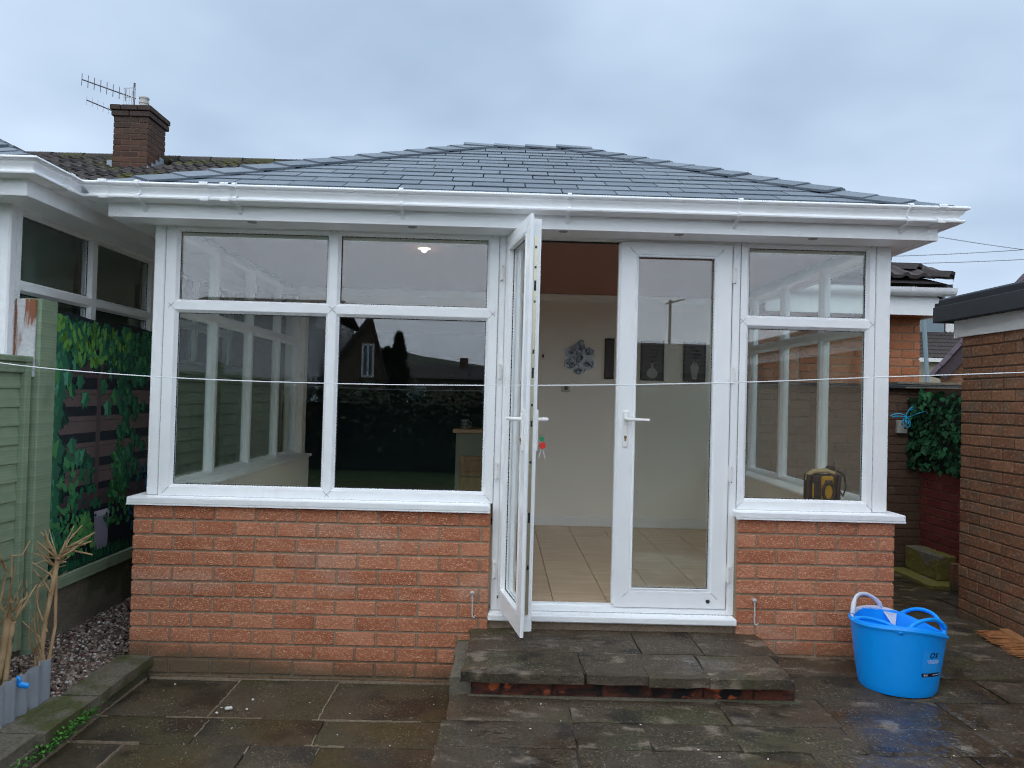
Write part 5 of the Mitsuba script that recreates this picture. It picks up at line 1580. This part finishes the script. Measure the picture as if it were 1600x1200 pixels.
stub_shrub((-0.175, -0.52, 0.12), [(0, 0, 0.60, 0.0115, (0.050, 0.03, 15, 3)), (0.012, 0.01, 0.56, 0.0075, (0.026, 0.03, 6, 2)), (-0.03, 0.02, 0.45, 0.005, (-0.03, 0.04, 3, 1))], 'taller pruned shrub with a spray of cut twigs in front of the green fence post')
stub_shrub((-0.290, -0.66, 0.12), [(0.0, 0, 0.36, 0.0170, (0.025, 0.03, 6, 2)), (0.018, 0.01, 0.33, 0.011, (0.030, 0.02, 4, 1)), (-0.06, 0.05, 0.60, 0.005, (0.01, 0.02, 2, 1)), (-0.035, 0.06, 0.56, 0.0045, (0.012, 0.02, 2, 1)), (-0.01, 0.05, 0.63, 0.004, (0.015, 0.02, 1, 1))], 'thick pruned shrub stump at the left edge above the corrugated edging')

# ------------------------------------------------------------------ washing line and overhead wires
LP = np.array([(-0.40, -1.2, 1.700), (0.02, -1.2, 1.643), (0.612, -1.2, 1.606), (1.308, -1.2, 1.597), (1.944, -1.2, 1.606), (2.456, -1.2, 1.622), (2.931, -1.2, 1.644), (3.563, -1.2, 1.684), (4.107, -1.2, 1.717), (5.20, -1.2, 1.80)])
sp = make_interp_spline(LP[:, 0], LP[:, 1:], k=2)
xs = np.linspace(-0.40, 5.20, 90)
wl = thing('washing_line', 'thin white washing line strung across the whole garden in front of the conservatory', 'washing line')
add(wl, tube(np.column_stack([xs, sp(xs)]), 0.0021, 8), col((0.72, 0.74, 0.76), 0.5), smooth=60)
for i, (p, q) in enumerate([((9.0, 12, 5.62), (16.0, 12, 4.83)), ((8.0, 12, 4.72), (16.0, 12, 5.39)), ((8.0, 12, 4.60), (16.0, 12, 5.13))]):
    k = thing('overhead_wire', ['topmost', 'middle', 'lowest'][i] + ' of the three thin wires crossing the sky above the garage', 'wire', 'overhead wires')
    t_ = np.linspace(0, 1, 20)[:, None]
    add(k, tube(np.array(p) * (1 - t_) + np.array(q) * t_ - np.array([0, 0, 0.25]) * (t_ * (1 - t_)) * 2, 0.0065, 5), col((0.09, 0.09, 0.10), 0.6))

# ------------------------------------------------------------------ houses beyond, right
GH = thing('brick_house', 'brick gable end with purple-brown sloping verge behind the garage', 'house')
gy = 14.0
px0, pz0, pxa, pza = 12.25, 2.40, 15.4, 5.86
GO = frame4((12.249, 14.0, 0), (0.80, -0.60, 0), (0.60, 0.80, 0), (0, 0, 1.0))    # along the gable, into the house, up
gsl, gz0, gw = 1.2245, 2.395, 3.3
gab = sg.Polygon([(0.22, -0.2), (2 * gw - 0.22, -0.2), (2 * gw - 0.22, gz0 + 0.1), (gw, gz0 + gw * gsl - 0.15), (0.22, gz0 + 0.1)])
e_ = extr(gab, 0.25)
add(GH + '__gable_wall', xf((e_[0] + np.array([0, 0.10, 0]), e_[1]), GO), 'mortar_bsdf', uv=(0.35, 0))
hb = []
brick_wall(GH, (0.24, 0.09, 0), (1, 0, 0), (0, 1, 0), 3.0, 52, 1.2, 0.0752, 4, skip=lambda u_, w_, z_: z_ > gz0 + u_ * gsl - 0.1, joined=hb)
hb = [(xf(m, GO), t_) for m, t_ in hb]
joined_bricks(GH + '__gable_brickwork', hb, 1)
VG = mat('verge_bsdf', (0.125, 0.090, 0.120), 0.6)
ln_ = math.hypot(gw, gw * gsl); an = math.atan2(gsl, 1)
for s_ in (1, -1):
    M = move(0, -0.10, gz0, ry=-an)
    if s_ < 0:
        M = frame4((2 * gw, 0, 0), (-1, 0, 0), (0, 1, 0), (0, 0, 1)) @ M
    for i in range(16):
        L_ = ln_ / 16
        child(GH, 'verge_tile', box(i * L_, (i + 1) * L_ - 0.010, -0.05, 0.30, -0.10 - 0.01 * (i % 2), 0.0, 0.008), VG, M=GO @ M)
    child(GH, 'barge_board', box(0.12, ln_, 0.02, 0.06, -0.36, -0.115), col((0.045, 0.028, 0.036), 0.7), M=GO @ M)
rv = np.array([[0, 0, gz0], [gw, 0, gz0 + gw * gsl], [2 * gw, 0, gz0], [0, 8, gz0], [gw, 8, gz0 + gw * gsl], [2 * gw, 8, gz0]]) - np.array([0, 0, 0.04])
add(GH + '__roof', xf((rv, np.array([[0, 1, 4], [0, 4, 3], [1, 2, 5], [1, 5, 4]])), GO), 'rooftile_bsdf', uv=(0.5, 0))
WH = thing('white_house', 'distant white clad house with dark framed window and grey tiled lean-to roof', 'house')
hy_ = 25.0
add(WH + '__wall', cat(box(15.4, 19.5, hy_ + 0.05, hy_ + 6, -0.2, 5.55)), col((0.62, 0.64, 0.66), 0.6))
for i in range(16):
    child(WH, 'cladding_board', box(17.4, 19.5, hy_ - 0.005, hy_ + 0.05, 4.45 + i * 0.075, 4.45 + i * 0.075 + 0.068), WHITEPAINT)
wk = child(WH, 'window', cat(box(17.5, 18.97, hy_ - 0.08, hy_ - 0.006, 4.42, 5.50)), col((0.03, 0.02, 0.03), 0.5))
for (x0, x1, z0, z1) in ((17.58, 18.90, 5.23, 5.44), (17.58, 18.90, 4.52, 5.13)):
    child(wk, 'pane', box(x0, x1, hy_ - 0.10, hy_ - 0.081, z0, z1), mat('far_pane_bsdf', (0.10, 0.15, 0.18), 0.08, spec=0.9) if 'far_pane_bsdf' not in scene else 'far_pane_bsdf')
rt = []
add(WH + '__roof', (np.array([[15.2, hy_ - 0.3, 5.52], [19.75, hy_ - 0.3, 5.52], [18.2, hy_ + 3, 7.0], [16.7, hy_ + 3, 7.0], [15.2, hy_ + 6.3, 5.52], [19.75, hy_ + 6.3, 5.52]]), np.array([[0, 1, 2], [0, 2, 3], [4, 0, 3], [1, 5, 2]])), 'rooftile_bsdf', uv=(0.9, 0))
child(WH, 'gutter', box(15.2, 19.75, hy_ - 0.42, hy_ - 0.30, 5.42, 5.54), WHITEPAINT)
lr = child(WH, 'lean_to_roof', quad((16.6, hy_ - 1.6, 3.40), (23.5, hy_ - 1.6, 3.40), (23.5, hy_ - 0.02, 4.50), (16.6, hy_ - 0.02, 4.50)), 'rooftile_bsdf', uv=(0.8, 0))
a_, b_ = np.array([16.6, hy_ - 1.6, 3.43]), np.array([0, 1.58, 1.10])
for i in range(7):
    o = a_ + b_ * (i / 7)
    m = roll_tile(0.30, 0.32, 0.03)
    M = frame4(o, (1, 0, 0), b_ / np.linalg.norm(b_), np.cross([1, 0, 0], b_ / np.linalg.norm(b_)))
    child(lr, 'tile_course', cat(*[(m[0] + np.array([k * 0.30, 0, 0]), m[1]) for k in range(14)]), 'rooftile_bsdf', uv=(0.75, 0), M=M)
child(WH, 'lean_to_wall', box(17.6, 23.0, hy_ - 1.4, hy_, -0.2, 3.36), col((0.42, 0.36, 0.28), 0.8))
child(WH, 'fascia', box(16.6, 23.5, hy_ - 1.68, hy_ - 1.60, 3.28, 3.42), WHITEPAINT)
PO = thing('lamp_post', 'slim pale blue-grey post between the brick corner and the far house', 'post')
add(PO, cyl((9.35, 8.6, -0.2), (9.10, 8.6, 3.25), 0.035, 12), col((0.20, 0.27, 0.30), 0.5), smooth=40)


# ------------------------------------------------------------------ inside the conservatory
DL = thing('downlight', 'lit recessed ceiling spotlight seen through the upper left window', 'light')
dx_, dy_ = 1.467, 0.835
add(DL + '__bezel', xf(lathe([(0.028, 2.5385), (0.044, 2.5355), (0.046, 2.5395)], 24), move(dx_, dy_, 0)), WHITEPAINT, smooth=40)
add(DL + '__lamp', (lambda m: (m[0], m[1]))(xf(lathe([(0.0, 2.512), (0.009, 2.514), (0.016, 2.520), (0.020, 2.529), (0.021, 2.538)], 20), move(dx_, dy_, 0))), col((0.8, 0.8, 0.8)), emitter={'type': 'area', 'radiance': rgb((13, 10.5, 7))})
RD = thing('site_radio', 'yellow and black rugged jobsite radio on the right window sill', 'radio')
rx0, rx1, ry0, ry1, rz0, rz1 = 3.775, 3.985, 0.125, 0.245, 1.000, 1.185
YEL, RBK, TAN = col((0.40, 0.195, 0.012), 0.5), col((0.014, 0.015, 0.016), 0.6), col((0.42, 0.30, 0.16), 0.7)
add(RD + '__body', cat(box(rx0 + 0.018, rx1 - 0.03, ry0 + 0.01, ry1, rz0 + 0.008, rz1 - 0.02, 0.012)), RBK)
add(RD + '__front', cat(box(rx0 + 0.082, rx1 - 0.058, ry0, ry0 + 0.02, rz0 + 0.002, rz1 - 0.026, 0.008), box(rx0 + 0.03, rx0 + 0.040, ry0 + 0.004, ry0 + 0.016, rz0 + 0.03, rz1 - 0.07, 0.004)), YEL)
an_ = np.linspace(0, 2 * np.pi, 24)
add(RD + '__speaker', cat(tube([(rx0 + 0.120 + 0.032 * math.cos(t_), ry0 - 0.004, rz0 + 0.07 + 0.050 * math.sin(t_)) for t_ in an_], 0.0095, 8), box(rx0 + 0.098, rx0 + 0.142, ry0 - 0.006, ry0, rz0 + 0.117, rz0 + 0.136, 0.004), box(rx0 + 0.098, rx0 + 0.142, ry0 - 0.006, ry0, rz0 + 0.010, rz0 + 0.026, 0.004)), RBK, smooth=50)
cg = []
for x in (rx0 + 0.008, rx1 - 0.028):
    cg += [tube([(x, ry0 + 0.01, rz0 + 0.012), (x - 0.004, ry0 + 0.008, rz0 + 0.09), (x + 0.004, ry0 + 0.012, rz1 - 0.02)], 0.014, 8)]
cg += [tube([(rx0 + 0.008, ry0 + 0.01, rz0 + 0.015), (rx1 - 0.02, ry0 + 0.01, rz0 + 0.010)], 0.010, 8)]
add(RD + '__roll_cage', cat(*cg), RBK, smooth=50)
add(RD + '__handle', cat(tube([(rx0 + 0.006, ry0 + 0.03, rz1 - 0.055), (rx0 + 0.014, ry0 + 0.03, rz1 - 0.022), (rx0 + 0.045, ry0 + 0.03, rz1 - 0.002), (rx0 + 0.12, ry0 + 0.03, rz1 + 0.004), (rx1 - 0.045, ry0 + 0.035, rz1 - 0.012)], [0.012, 0.014, 0.015, 0.013, 0.012], 10)), TAN, smooth=50)
add(RD + '__plug', cat(box(rx1 - 0.085, rx1 - 0.035, ry0 + 0.03, ry0 + 0.07, rz1 - 0.005, rz1 + 0.030, 0.010), tube([(rx1 - 0.03, ry0 + 0.03, rz1 + 0.005), (rx1 + 0.008, ry0 + 0.02, rz1 - 0.02), (rx1 + 0.020, ry0 + 0.02, rz1 - 0.09), (rx1 + 0.0, ry0 + 0.015, rz1 - 0.14), (rx1 - 0.02, ry0 + 0.01, rz1 - 0.11)], 0.005, 8)), RBK, smooth=50)
# pictures and fittings on the back wall
YW = YB - 0.001
for i, (x0, x1, z0, z1, lab) in enumerate(((3.300, 3.520, 1.757, 2.130, 'dark framed print of a round white vase with a twig, left of the pair'), (3.702, 3.912, 1.757, 2.125, 'dark framed print of a tall white vase with flowers, right of the pair'), (2.962, 3.05, 1.76, 2.14, 'dark print half hidden behind the edge of the closed door'))):
    pk = thing('picture', lab, 'picture', None)
    add(pk, box(x0, x1, YW - 0.018, YW, z0, z1, 0.003), col((0.030, 0.024, 0.026), 0.6))
    xm, w, h = (x0 + x1) / 2, x1 - x0, z1 - z0
    yf = YW - 0.0188
    P3 = lambda q: (np.array([[x, yf, z] for x, z in q]), np.array([[len(q) - 1, k, k + 1] for k in range(len(q) - 2)]))
    ms = [P3([(xm - w * 0.4, z1 - h * 0.05), (xm + w * 0.4, z1 - h * 0.05), (xm + w * 0.30, z1 - h * 0.62), (xm - w * 0.30, z1 - h * 0.62), (xm, z1 - h * 0.3)])]
    child(pk, 'niche', cat(quad((xm - w * 0.42, yf, z0 + h * 0.05), (xm + w * 0.42, yf, z0 + h * 0.05), (xm + w * 0.42, yf, z1 - h * 0.04), (xm - w * 0.42, yf, z1 - h * 0.04))), col((0.085, 0.070, 0.068), 0.6))
    if i == 2:
        continue
    pr_ = [(0.0, 0), (0.10, 0.0), (0.22, 0.07), (0.24, 0.14), (0.16, 0.22), (0.05, 0.26), (0.04, 0.36), (0.07, 0.38)] if i == 0 else [(0.0, 0), (0.09, 0.0), (0.10, 0.03), (0.17, 0.22), (0.19, 0.32), (0.12, 0.39), (0.06, 0.42), (0.08, 0.46)]
    side = [(xm + w * a, z0 + h * (0.06 + b)) for a, b in pr_]; oth = [(2 * xm - a, b) for a, b in side[::-1]]
    poly = sg.Polygon(side + oth).buffer(0)
    e_ = extr(poly, 0.0006)
    child(pk, 'vase', (e_[0] + np.array([0, yf - 0.0010, 0]), e_[1]), col((0.36, 0.34, 0.34), 0.6))
    tw_ = [tube([(xm, yf - 0.001, z0 + h * 0.42), (xm + w * q * 0.5, yf - 0.001, z0 + h * 0.6), (xm + w * q, yf - 0.001, z0 + h * hh)], 0.0016, 4) for q, hh in (((0.25, 0.85), (0.05, 0.8), (-0.15, 0.62)) if i == 0 else ((0.1, 0.78), (-0.06, 0.84), (0.2, 0.66)))]
    if i == 1:
        tw_ += [(iv * np.array([0.022, 0.0012, 0.016]) + np.array([xm + w * q, yf - 0.0012, z0 + h * hh]), iF) for q, hh in ((0.1, 0.78), (-0.08, 0.84), (0.18, 0.68), (0.02, 0.66))]
    child(pk, 'stems', cat(*tw_), col((0.020, 0.030, 0.028), 0.7))
WA = thing('wall_art', 'flower-shaped silver filigree wall decoration on the cream wall', 'wall art')
ax_, az_ = 2.728, 1.947
hexs = []
Rr = 0.058
for q in range(7):
    c_ = np.array([ax_, az_]) + (0 if q == 0 else 1.0) * 0.100 * np.array([math.cos(q * math.pi / 3 + 0.52), math.sin(q * math.pi / 3 + 0.52)])
    hexs.append([(c_[0] + Rr * math.cos(a), c_[1] + Rr * math.sin(a)) for a in np.arange(6) * math.pi / 3 + math.pi / 6])
hx_ = sg.Polygon()
for h_ in hexs:
    hx_ = hx_.union(sg.Polygon(h_).buffer(0.001))
e_ = extr(hx_, 0.010)
SILV = col((0.32, 0.33, 0.36), 0.35, 0.8)
add(WA, (e_[0] + np.array([0, YW - 0.012, 0]), e_[1]), SILV)
sc_ = []
ra = np.random.default_rng(12)
for h_ in hexs:
    c_ = np.mean(h_, 0)
    for _ in range(7):
        t0, r0 = ra.uniform(0, 6.28), ra.uniform(0.012, 0.040)
        o_ = c_ + ra.normal(size=2) * 0.020
        sc_.append(tube([(o_[0] + r0 * (1 - k / 16) * math.cos(t0 + k * 0.45), YW - 0.0145, o_[1] + r0 * (1 - k / 16) * math.sin(t0 + k * 0.45)) for k in range(12)], 0.0030, 5))
child(WA, 'scrollwork', cat(*sc_), col((0.05, 0.05, 0.06), 0.5))
TH = thing('thermostat', 'small square thermostat on the back wall below the silver decoration', 'thermostat')
add(TH, box(2.565, 2.645, YW - 0.022, YW, 1.628, 1.695, 0.006), col((0.50, 0.48, 0.42), 0.5))
add(TH + '__display', box(2.592, 2.622, YW - 0.024, YW - 0.0215, 1.648, 1.680), col((0.06, 0.055, 0.05), 0.3))
HT = thing('wall_hook', 'tiny brown hook high on the back wall beside the open door', 'hook')
add(HT, cat(box(2.375, 2.395, YW - 0.012, YW, 1.950, 1.975, 0.003), box(2.381, 2.389, YW - 0.012, YW, 1.935, 1.951, 0.002)), col((0.12, 0.06, 0.03), 0.5))
# kitchen unit just beyond the opening
KC = thing('kitchen_cabinet', 'wooden kitchen cabinet with pale worktop seen through the dark left window', 'cabinet')
kx0, kx1, ky0, ky1 = 1.545, 2.30, 3.20, 3.80
OAK = mat('oak_bsdf', proc(lambda p, n, uv: mix((0.23, 0.125, 0.050), (0.36, 0.215, 0.095), noise(p.x * 30, p.y * 30, p.z * 5))), 0.5)
add(KC + '__carcass', box(kx0 + 0.03, kx1, ky0 + 0.03, ky1, 0.38, 1.205), col((0.22, 0.24, 0.18), 0.6))
add(KC + '__worktop', box(kx0, kx1 + 0.02, ky0 - 0.01, ky1, 1.206, 1.246, 0.006), col((0.48, 0.31, 0.17), 0.45))
for i in range(2):
    z0, z1 = (0.79, 0.985) if i == 0 else (0.40, 0.78)
    k = child(KC, 'drawer' if i == 0 else 'door', cat(box(kx0 + 0.075, kx0 + 0.12, ky0 + 0.008, ky0 + 0.03, z0, z1, 0.003), box(kx1 - 0.05, kx1, ky0 + 0.008, ky0 + 0.03, z0, z1, 0.003), box(kx0 + 0.121, kx1 - 0.051, ky0 + 0.008, ky0 + 0.03, z0, z0 + 0.045, 0.003),
                                                      box(kx0 + 0.121, kx1 - 0.051, ky0 + 0.008, ky0 + 0.03, z1 - 0.045, z1, 0.003), box(kx0 + 0.12, kx1 - 0.05, ky0 + 0.016, ky0 + 0.03, z0 + 0.04, z1 - 0.04)), OAK)
CU = thing('mug', 'patterned mug standing on the kitchen worktop', 'mug')
add(CU, xf(lathe([(0.0, 0), (0.036, 0), (0.040, 0.01), (0.041, 0.09), (0.037, 0.09), (0.035, 0.012), (0, 0.010)], 20), move(1.655, 3.30, 1.2465)), col((0.20, 0.21, 0.23), 0.4), smooth=40)
add(CU + '__handle', tube([(1.694, 3.30, 1.270), (1.716, 3.30, 1.280), (1.720, 3.30, 1.305), (1.694, 3.30, 1.322)], 0.005, 8), col((0.20, 0.21, 0.23), 0.4))
add(CU + '__pattern', cat(*[xf(box(-0.008, 0.008, -0.0415, -0.039, z, z + 0.016, 0.004), move(1.655, 3.30, 1.2465, rz=a)) for a in (-0.7, 0.0, 0.7) for z in (0.02, 0.055)]), BLACK)

# ------------------------------------------------------------------ behind the camera (seen reflected in the glass)
HG = thing('hedge', 'dark clipped evergreen hedge across the end of the garden, reflected in the windows', 'hedge')
hr = np.random.default_rng(44)
V, Fc, U = [], [], []
shape4 = np.array([[0, 0, 0], [0.5, 0.3, 0.04], [1.0, 0, 0], [0.5, -0.3, 0.04]])
NH = 16000
ctr = np.stack([hr.uniform(-16, 20, NH), -13.2 + 0.35 * hr.normal(size=NH), 1.75 * np.sqrt(hr.random(NH)) + 0.1 * hr.normal(size=NH)], 1)
ctr[:, 2] += 0.22 * (meshkit.noise(ctr * np.array([1.2, 0, 0]), 4) - 0.5) * (ctr[:, 2] > 1.2)
for p in ctr:
    M = move(*p, rz=hr.uniform(0, 6.3), ry=hr.uniform(-1.2, 1.2), rx=hr.uniform(-1, 1))
    V.append((shape4 * hr.uniform(0.10, 0.20)) @ M[:3, :3].T + M[:3, 3])
V = np.vstack(V)
Fq = np.tile(np.array([[0, 1, 2], [0, 2, 3]]), (NH, 1)) + np.repeat(np.arange(NH) * 4, 2)[:, None]
add(HG + '__foliage', (V, Fq), 'leaf_bsdf', uv=np.stack([np.repeat(hr.random(NH), 4), np.full(4 * NH, 2.0)], 1)); stuff_part(HG + '__foliage')
add(HG + '__stems', box(-16, 20, -13.35, -13.05, -0.15, 1.35), col((0.012, 0.014, 0.008), 0.9))


def gable_house(x0, x1, y, depth, ze, zr, label, wallb, wuv, win):
    k = thing('gabled_house', label, 'house', None)
    xm = x0 + 0.72 * (x1 - x0)
    e_ = extr(sg.Polygon([(x0, -0.2), (x1, -0.2), (x1, ze), (xm, zr), (x0, ze)]), depth)
    TM = move(x1, y, 0, rz=math.radians(-11)) @ move(-x1, -y, 0)
    add(k + '__wall', (e_[0] * np.array([1, -1, 1]) + np.array([0, y, 0]), e_[1][:, ::-1]), wallb, uv=wuv, M=TM)
    o = 0.12
    r_ = []
    for s in (-1, 1):
        sl_ = (zr - ze) / (xm - x0 if s < 0 else x1 - xm)
        xe = x0 - o if s < 0 else x1 + o
        r_.append(quad((xm, y + o, zr + 0.08), (xe, y + o, ze - o * sl_ + 0.08), (xe, y - depth, ze - o * sl_ + 0.08), (xm, y - depth, zr + 0.08)))
    rk = add(k + '__roof', cat(*r_), 'rooftile_bsdf', uv=(0.4, 0.2), M=TM)
    bb_ = []
    for s in (-1, 1):
        sl_ = (zr - ze) / (xm - x0 if s < 0 else x1 - xm)
        xe = x0 - o if s < 0 else x1 + o
        V_ = np.array([(xm, y + o + d, zr + 0.07 - h) for d in (0, 0.04) for h in (0, 0.24)] + [(xe, y + o + d, ze - o * sl_ + 0.07 - h) for d in (0, 0.04) for h in (0, 0.24)])
        bb_.append((V_, np.array([[0, 1, 5], [0, 5, 4], [2, 6, 7], [2, 7, 3], [0, 4, 6], [0, 6, 2], [1, 3, 7], [1, 7, 5]])))
    child(k, 'barge_board', cat(*bb_), col((0.05, 0.04, 0.04), 0.6), M=TM)
    for a, b, c, d in win:
        w_ = child(k, 'window', cat(box(a, b, y + 0.0, y + 0.06, c, c + 0.08), box(a, b, y, y + 0.06, d - 0.08, d), box(a, a + 0.08, y, y + 0.06, c, d), box(b - 0.08, b, y, y + 0.06, c, d), box((a + b) / 2 - 0.04, (a + b) / 2 + 0.04, y, y + 0.06, c, d)), WHITEPAINT, M=TM)
        child(w_, 'pane', box(a + 0.05, b - 0.05, y - 0.01, y + 0.02, c + 0.05, d - 0.05), 'far_pane_bsdf', M=TM)
    return k


gable_house(-4.55, -2.22, -24, 9, 2.15, 4.50, 'brick bungalow with dark gable roof, reflected in the lower left windows', 'mortar_bsdf', (0.75, 0), [(-3.18, -2.72, 2.18, 3.42)])
tw_k = thing('clad_house', 'white slatted upper wall of a house reflected in the leftmost window', 'house')
add(tw_k + '__wall', box(-9.7, -4.65, -30, -23, -0.2, 4.4), WHITEPAINT)
for i in range(14):
    child(tw_k, 'cladding_board', xf(box(-9.65, -4.7, -23.0, -22.97, 0, 0.27), move(0, 0, 0.5 + i * 0.275)), WHITEPAINT)
add(tw_k + '__roof', cat((np.array([[-10.0, -22.7, 4.4], [-4.4, -22.7, 4.4], [-4.4, -26.5, 5.3], [-10.0, -26.5, 5.3], [-10.0, -30.3, 4.4], [-4.4, -30.3, 4.4]]), np.array([[0, 1, 2], [0, 2, 3], [3, 2, 5], [3, 5, 4]]))), 'rooftile_bsdf', uv=(0.6, 0.2))
for i in range(7):
    x = -7.0 + i * 6.2
    k = thing('terraced_house', f'{["first", "second", "third", "fourth", "fifth", "sixth", "seventh"][i]} house of the reflected distant terrace, counted from the gabled bungalow', 'house', 'distant terrace')
    y = -59 - 0.6 * (i % 3)
    add(k + '__wall', box(x, x + 6.1, y - 8, y, -1, 3.1), 'mortar_bsdf', uv=(0.8, 0))
    add(k + '__roof', (np.array([[x - 0.1, y + 0.3, 3.0], [x + 6.2, y + 0.3, 3.0], [x + 6.2, y - 4, 4.3], [x - 0.1, y - 4, 4.3], [x - 0.1, y - 8.3, 3.0], [x + 6.2, y - 8.3, 3.0]]), np.array([[0, 1, 2], [0, 2, 3], [3, 2, 5], [3, 5, 4]])), 'rooftile_bsdf', uv=(0.2, 0.2))
    add(k + '__chimney', box(x + 5.3, x + 6.0, y - 4.6, y - 3.6, 4.0, 4.95), 'mortar_bsdf', uv=(0.8, 0))
    w_ = child(k, 'window', box(x + 1.2, x + 2.8, y, y + 0.05, 1.0, 2.3), WHITEPAINT)
    child(w_, 'pane', box(x + 1.3, x + 2.7, y + 0.051, y + 0.06, 1.1, 2.2), 'far_pane_bsdf')


def tree(x, y, h, w, label):
    k = thing('conifer_tree', label, 'tree')
    add(k + '__trunk', cyl((x, y, -0.2), (x, y, h * 0.8), 0.16, 8, 0.04), 'twig_bsdf')
    n_ = 2600
    q = hr.random(n_)
    zz = 0.5 + (h - 0.5) * q
    rr_ = w * np.sqrt(hr.random(n_)) * np.sin(np.pi * np.clip(0.12 + 0.88 * q, 0, 1)) ** 0.7 * (0.8 + 0.4 * meshkit.noise(np.stack([zz * 2, q * 0, q * 0 + x], 1)))
    a = hr.uniform(0, 6.28, n_)
    V_ = []
    for z_, r_, t_ in zip(zz, rr_, a):
        M = move(x + r_ * math.cos(t_), y + r_ * math.sin(t_), z_, rz=t_ + hr.normal() * 0.6, ry=-0.9 + hr.normal() * 0.4)
        V_.append((shape4 * hr.uniform(0.18, 0.36)) @ M[:3, :3].T + M[:3, 3])
    add(k + '__crown', (np.vstack(V_), np.tile(np.array([[0, 1, 2], [0, 2, 3]]), (n_, 1)) + np.repeat(np.arange(n_) * 4, 2)[:, None]), 'leaf_bsdf', uv=np.stack([np.repeat(hr.random(n_), 4), np.full(4 * n_, 2.0)], 1))
    stuff_part(k + '__crown')


tree(-3.03, -33, 4.45, 0.42, 'tall narrow conifer beside the reflected gable')
tree(-3.75, -34, 3.75, 0.45, 'shorter conifer half behind the reflected gable')
gx, gyy = np.meshgrid(np.linspace(-320, 420, 75), np.linspace(-560, -260, 31), indexing='ij')
gz_ = (17 + 16 * np.exp(-((gx + 90) / 75.0) ** 2)) * np.exp(-((gyy + 420) / 85.0) ** 2) + 8 * (meshkit.fbm(np.stack([gx / 60, gyy / 60, gx * 0], -1), 4, 2) - 0.5) - 3
I = np.arange(75 * 31).reshape(75, 31)
Fc = np.concatenate([np.stack([I[:-1, :-1], I[1:, :-1], I[1:, 1:]], -1).reshape(-1, 3), np.stack([I[:-1, :-1], I[1:, 1:], I[:-1, 1:]], -1).reshape(-1, 3)])
add('hill', (np.stack([gx, gyy, gz_], -1).reshape(-1, 3), Fc), 'hill_bsdf', smooth=True); structure('hill')
TH2 = thing('tiled_house', 'long low tiled roof with an aerial mast, reflected in the closed glazed door', 'house')
add(TH2 + '__wall', box(7.2, 13.0, -36, -30.4, -0.2, 2.9), col((0.30, 0.27, 0.24), 0.8))
tv = np.array([[6.9, -30.0, 2.85], [13.3, -30.0, 2.85], [13.3, -33.2, 4.45], [6.9, -33.2, 4.45], [6.9, -36.4, 2.85], [13.3, -36.4, 2.85]])
rk = add(TH2 + '__roof', (tv, np.array([[0, 1, 2], [0, 2, 3], [3, 2, 5], [3, 5, 4]])), 'rooftile_bsdf', uv=(1.0, 0.0))
for i in range(8):
    q = i / 8
    child(rk, 'tile_course', box(6.9, 13.3, -30.0 - 3.2 * q - 0.02, -30.0 - 3.2 * q + 0.02, 2.86 + 1.6 * q, 2.92 + 1.6 * q), 'rooftile_bsdf', uv=(0.9, 0))
add(TH2 + '__mast', cat(cyl((10.2, -33.2, 4.3), (10.2, -33.2, 6.6), 0.07, 8), cyl((9.95, -33.2, 6.4), (10.9, -33.2, 6.65), 0.05, 6)), col((0.10, 0.10, 0.11), 0.6))
GA2 = thing('garden_arch', 'thin dark metal garden arch reflected in the right window', 'arch')
an_ = np.linspace(0, math.pi, 22)
for d in (0, 0.5):
    child(GA2, 'hoop', tube([(6.62, -7 - d, -0.15), (6.62, -7 - d, 1.0)] + [(7.05 - 0.43 * math.cos(t_), -7 - d, 1.80 + 0.58 * math.sin(t_)) for t_ in an_] + [(7.48, -7 - d, 1.0), (7.48, -7 - d, -0.15)], 0.014, 6), DARKWOOD)
for t_ in an_[1:-1:4]:
    child(GA2, 'rung', tube([(7.05 - 0.43 * math.cos(t_), -7, 1.80 + 0.58 * math.sin(t_)), (7.05 - 0.43 * math.cos(t_), -7.5, 1.80 + 0.58 * math.sin(t_))], 0.009, 5), DARKWOOD)
